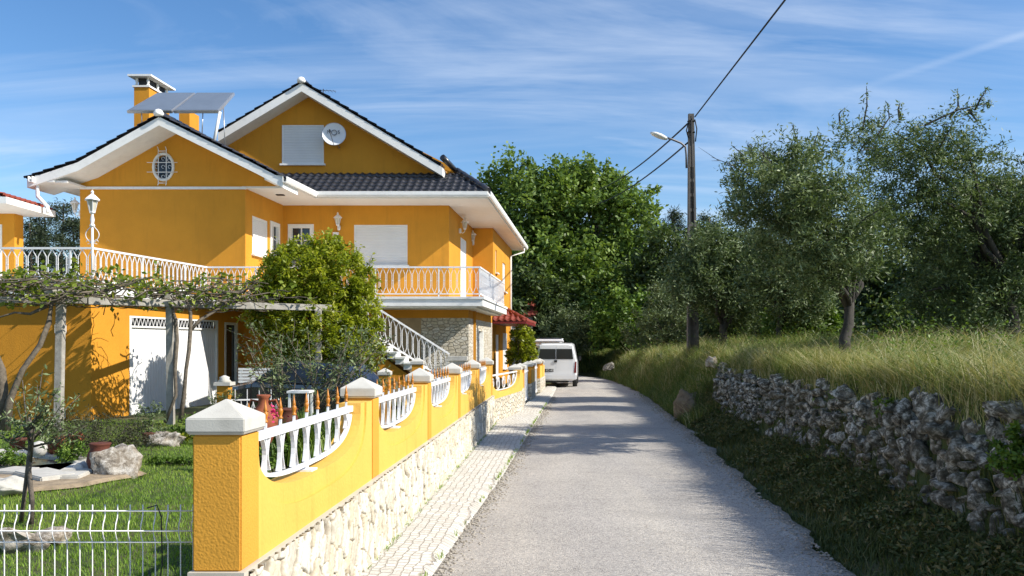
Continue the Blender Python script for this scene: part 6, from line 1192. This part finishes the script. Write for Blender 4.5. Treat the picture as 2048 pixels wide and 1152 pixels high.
# ------------------------------------------------------------------ utility pole and cables
x, y = at(1386, 0, 26)[:2]; xt = at(1382, 0, 26)[0]; g0 = gz(x, y); zt = CH+(HZ-228)*26/F
pole = thing('utility_pole', 'tall tapered concrete utility pole with recessed panels on the grass bank', 'utility pole', (x, y, g0)); mb = MB()
def pw(t): return lerp(.185, .085, t)
def pc(t): return (lerp(x, xt, t), y, lerp(g0-.4, zt, t))
for s in (-1, 1):
    a, b_ = pc(0), pc(1); wa_, wb_ = pw(0), pw(1); x0, x1 = sorted((s*wa_, s*(wa_-.09))); x2_, x3_ = sorted((s*wb_, s*(wb_-.045)))
    mb.hexa([(a[0]+x0, y-.12, a[2]), (a[0]+x1, y-.12, a[2]), (a[0]+x1, y+.12, a[2]), (a[0]+x0, y+.12, a[2])], [(b_[0]+x2_, y-.06, b_[2]), (b_[0]+x3_, y-.06, b_[2]), (b_[0]+x3_, y+.06, b_[2]), (b_[0]+x2_, y+.06, b_[2])])
ts = list(np.linspace(.06, .80, 14))
for t in ts: c_ = pc(t); w_ = pw(t); mb.box(c_[0]-w_+.04, c_[0]+w_-.04, y-.075, y+.075, c_[2]-.05, c_[2]+.05)
c0_, c1_ = pc(0), pc(1); mb.hexa([(c0_[0]-.12, y-.02, c0_[2]), (c0_[0]+.12, y-.02, c0_[2]), (c0_[0]+.12, y+.02, c0_[2]), (c0_[0]-.12, y+.02, c0_[2])], [(c1_[0]-.06, y-.02, c1_[2]), (c1_[0]+.06, y-.02, c1_[2]), (c1_[0]+.06, y+.02, c1_[2]), (c1_[0]-.06, y+.02, c1_[2])])
t8 = pc(.80); mb.hexa([(t8[0]-pw(.8)+.04, y-.075, t8[2]), (t8[0]+pw(.8)-.04, y-.075, t8[2]), (t8[0]+pw(.8)-.04, y+.075, t8[2]), (t8[0]-pw(.8)+.04, y+.075, t8[2])], [(xt-.07, y-.058, zt-.002), (xt+.07, y-.058, zt-.002), (xt+.07, y+.058, zt-.002), (xt-.07, y+.058, zt-.002)])
mb.build('shaft', m_conc2, pole)
mb = MB(); mb.lathe((xt, y, zt-.6), [(.13, 0), (.13, .03)], 10); mb.lathe((xt, y, zt-.25), [(.12, 0), (.12, .03)], 10); mb.tube([(xt+.1, y-.1, zt-.2), (xt+.16, y-.12, zt-.5), (xt+.12, y-.1, zt-.9)], .02, 5); mb.tube([(xt-.1, y-.1, zt-.3), (xt-.17, y-.12, zt-.55), (xt-.10, y-.1, zt-.8)], .02, 5); mb.tube([(xt-.02, y-.14, zt-.1), (xt, y-.14, zt-1.5), (xt+.02, y-.14, zt-3.5)], .025, 5)
mb.build('clamps_and_leads', m_wire, pole)
sl2 = thing('street_lamp', 'street lamp arm with a pale flat head clamped high on the utility pole', 'street lamp', at(1372, 330, 25.8)); mb = MB()
mb.tube([at(1373, 336, 25.84), at(1372.5, 310, 25.84), at(1371, 294, 25.82), at(1362, 286, 25.8), at(1345, 279, 25.7), at(1330, 275, 25.6)], .033, 8); mb.build('arm', simple('galvanised_steel', (.12, .12, .13), .5, .4), sl2)
a, b_ = Vector(at(1334, 278, 25.6)), Vector(at(1302, 265, 25.3)); mb = MB(); d = (b_-a); L_ = d.length; d.normalize(); up_ = Vector((0, 0, 1)); sd_ = d.cross(up_).normalized(); up_ = sd_.cross(d)
rings = []
for t, w_, h in ((0, .05, .035), (.15, .09, .06), (.45, .13, .075), (.8, .12, .06), (1, .05, .02)): c_ = a+d*L_*t; rings.append([c_+sd_*w_*math.cos(q)+up_*h*math.sin(q) for q in np.linspace(0, 2*math.pi, 13)[:-1]])
pts = [p for rg in rings for p in rg]; mb.add(pts, [(i*12+k, i*12+(k+1) % 12, (i+1)*12+(k+1) % 12, (i+1)*12+k) for i in range(4) for k in range(12)]+[tuple(range(12)), tuple(range(48, 60))], smooth=True); mb.build('lamp_head', simple('lamp_housing', (.78, .78, .76), .4), sl2)
def cable(label, a, b_, r_, sag, n=30):
    A, B_ = Vector(a), Vector(b_); mb = MB(); mb.tube([A.lerp(B_, t)-Vector((0, 0, sag*4*t*(1-t))) for t in np.linspace(0, 1, n)], r_, 6); tag(mb.build('cable', m_wire), label, 'cable', 'overhead cables')
T = Vector((xt+.1, y-.1, zt-.12)); near = Vector(at(1570, 0, 16)); cable('thick overhead cable rising from the pole top to the upper right out of the picture', T, T+(near-T)*2.4, .020, .0)
far1 = Vector(at(1200, 378, 46)); far2 = Vector(at(1195, 408, 46)); cable('upper of the two overhead cables running from the pole down to the oak', (xt-.1, y, zt-.3), tuple(far1), .028, .25); cable('lower of the two overhead cables running from the pole down behind the oak', at(1376, 285, 26), tuple(far2), .028, .25)
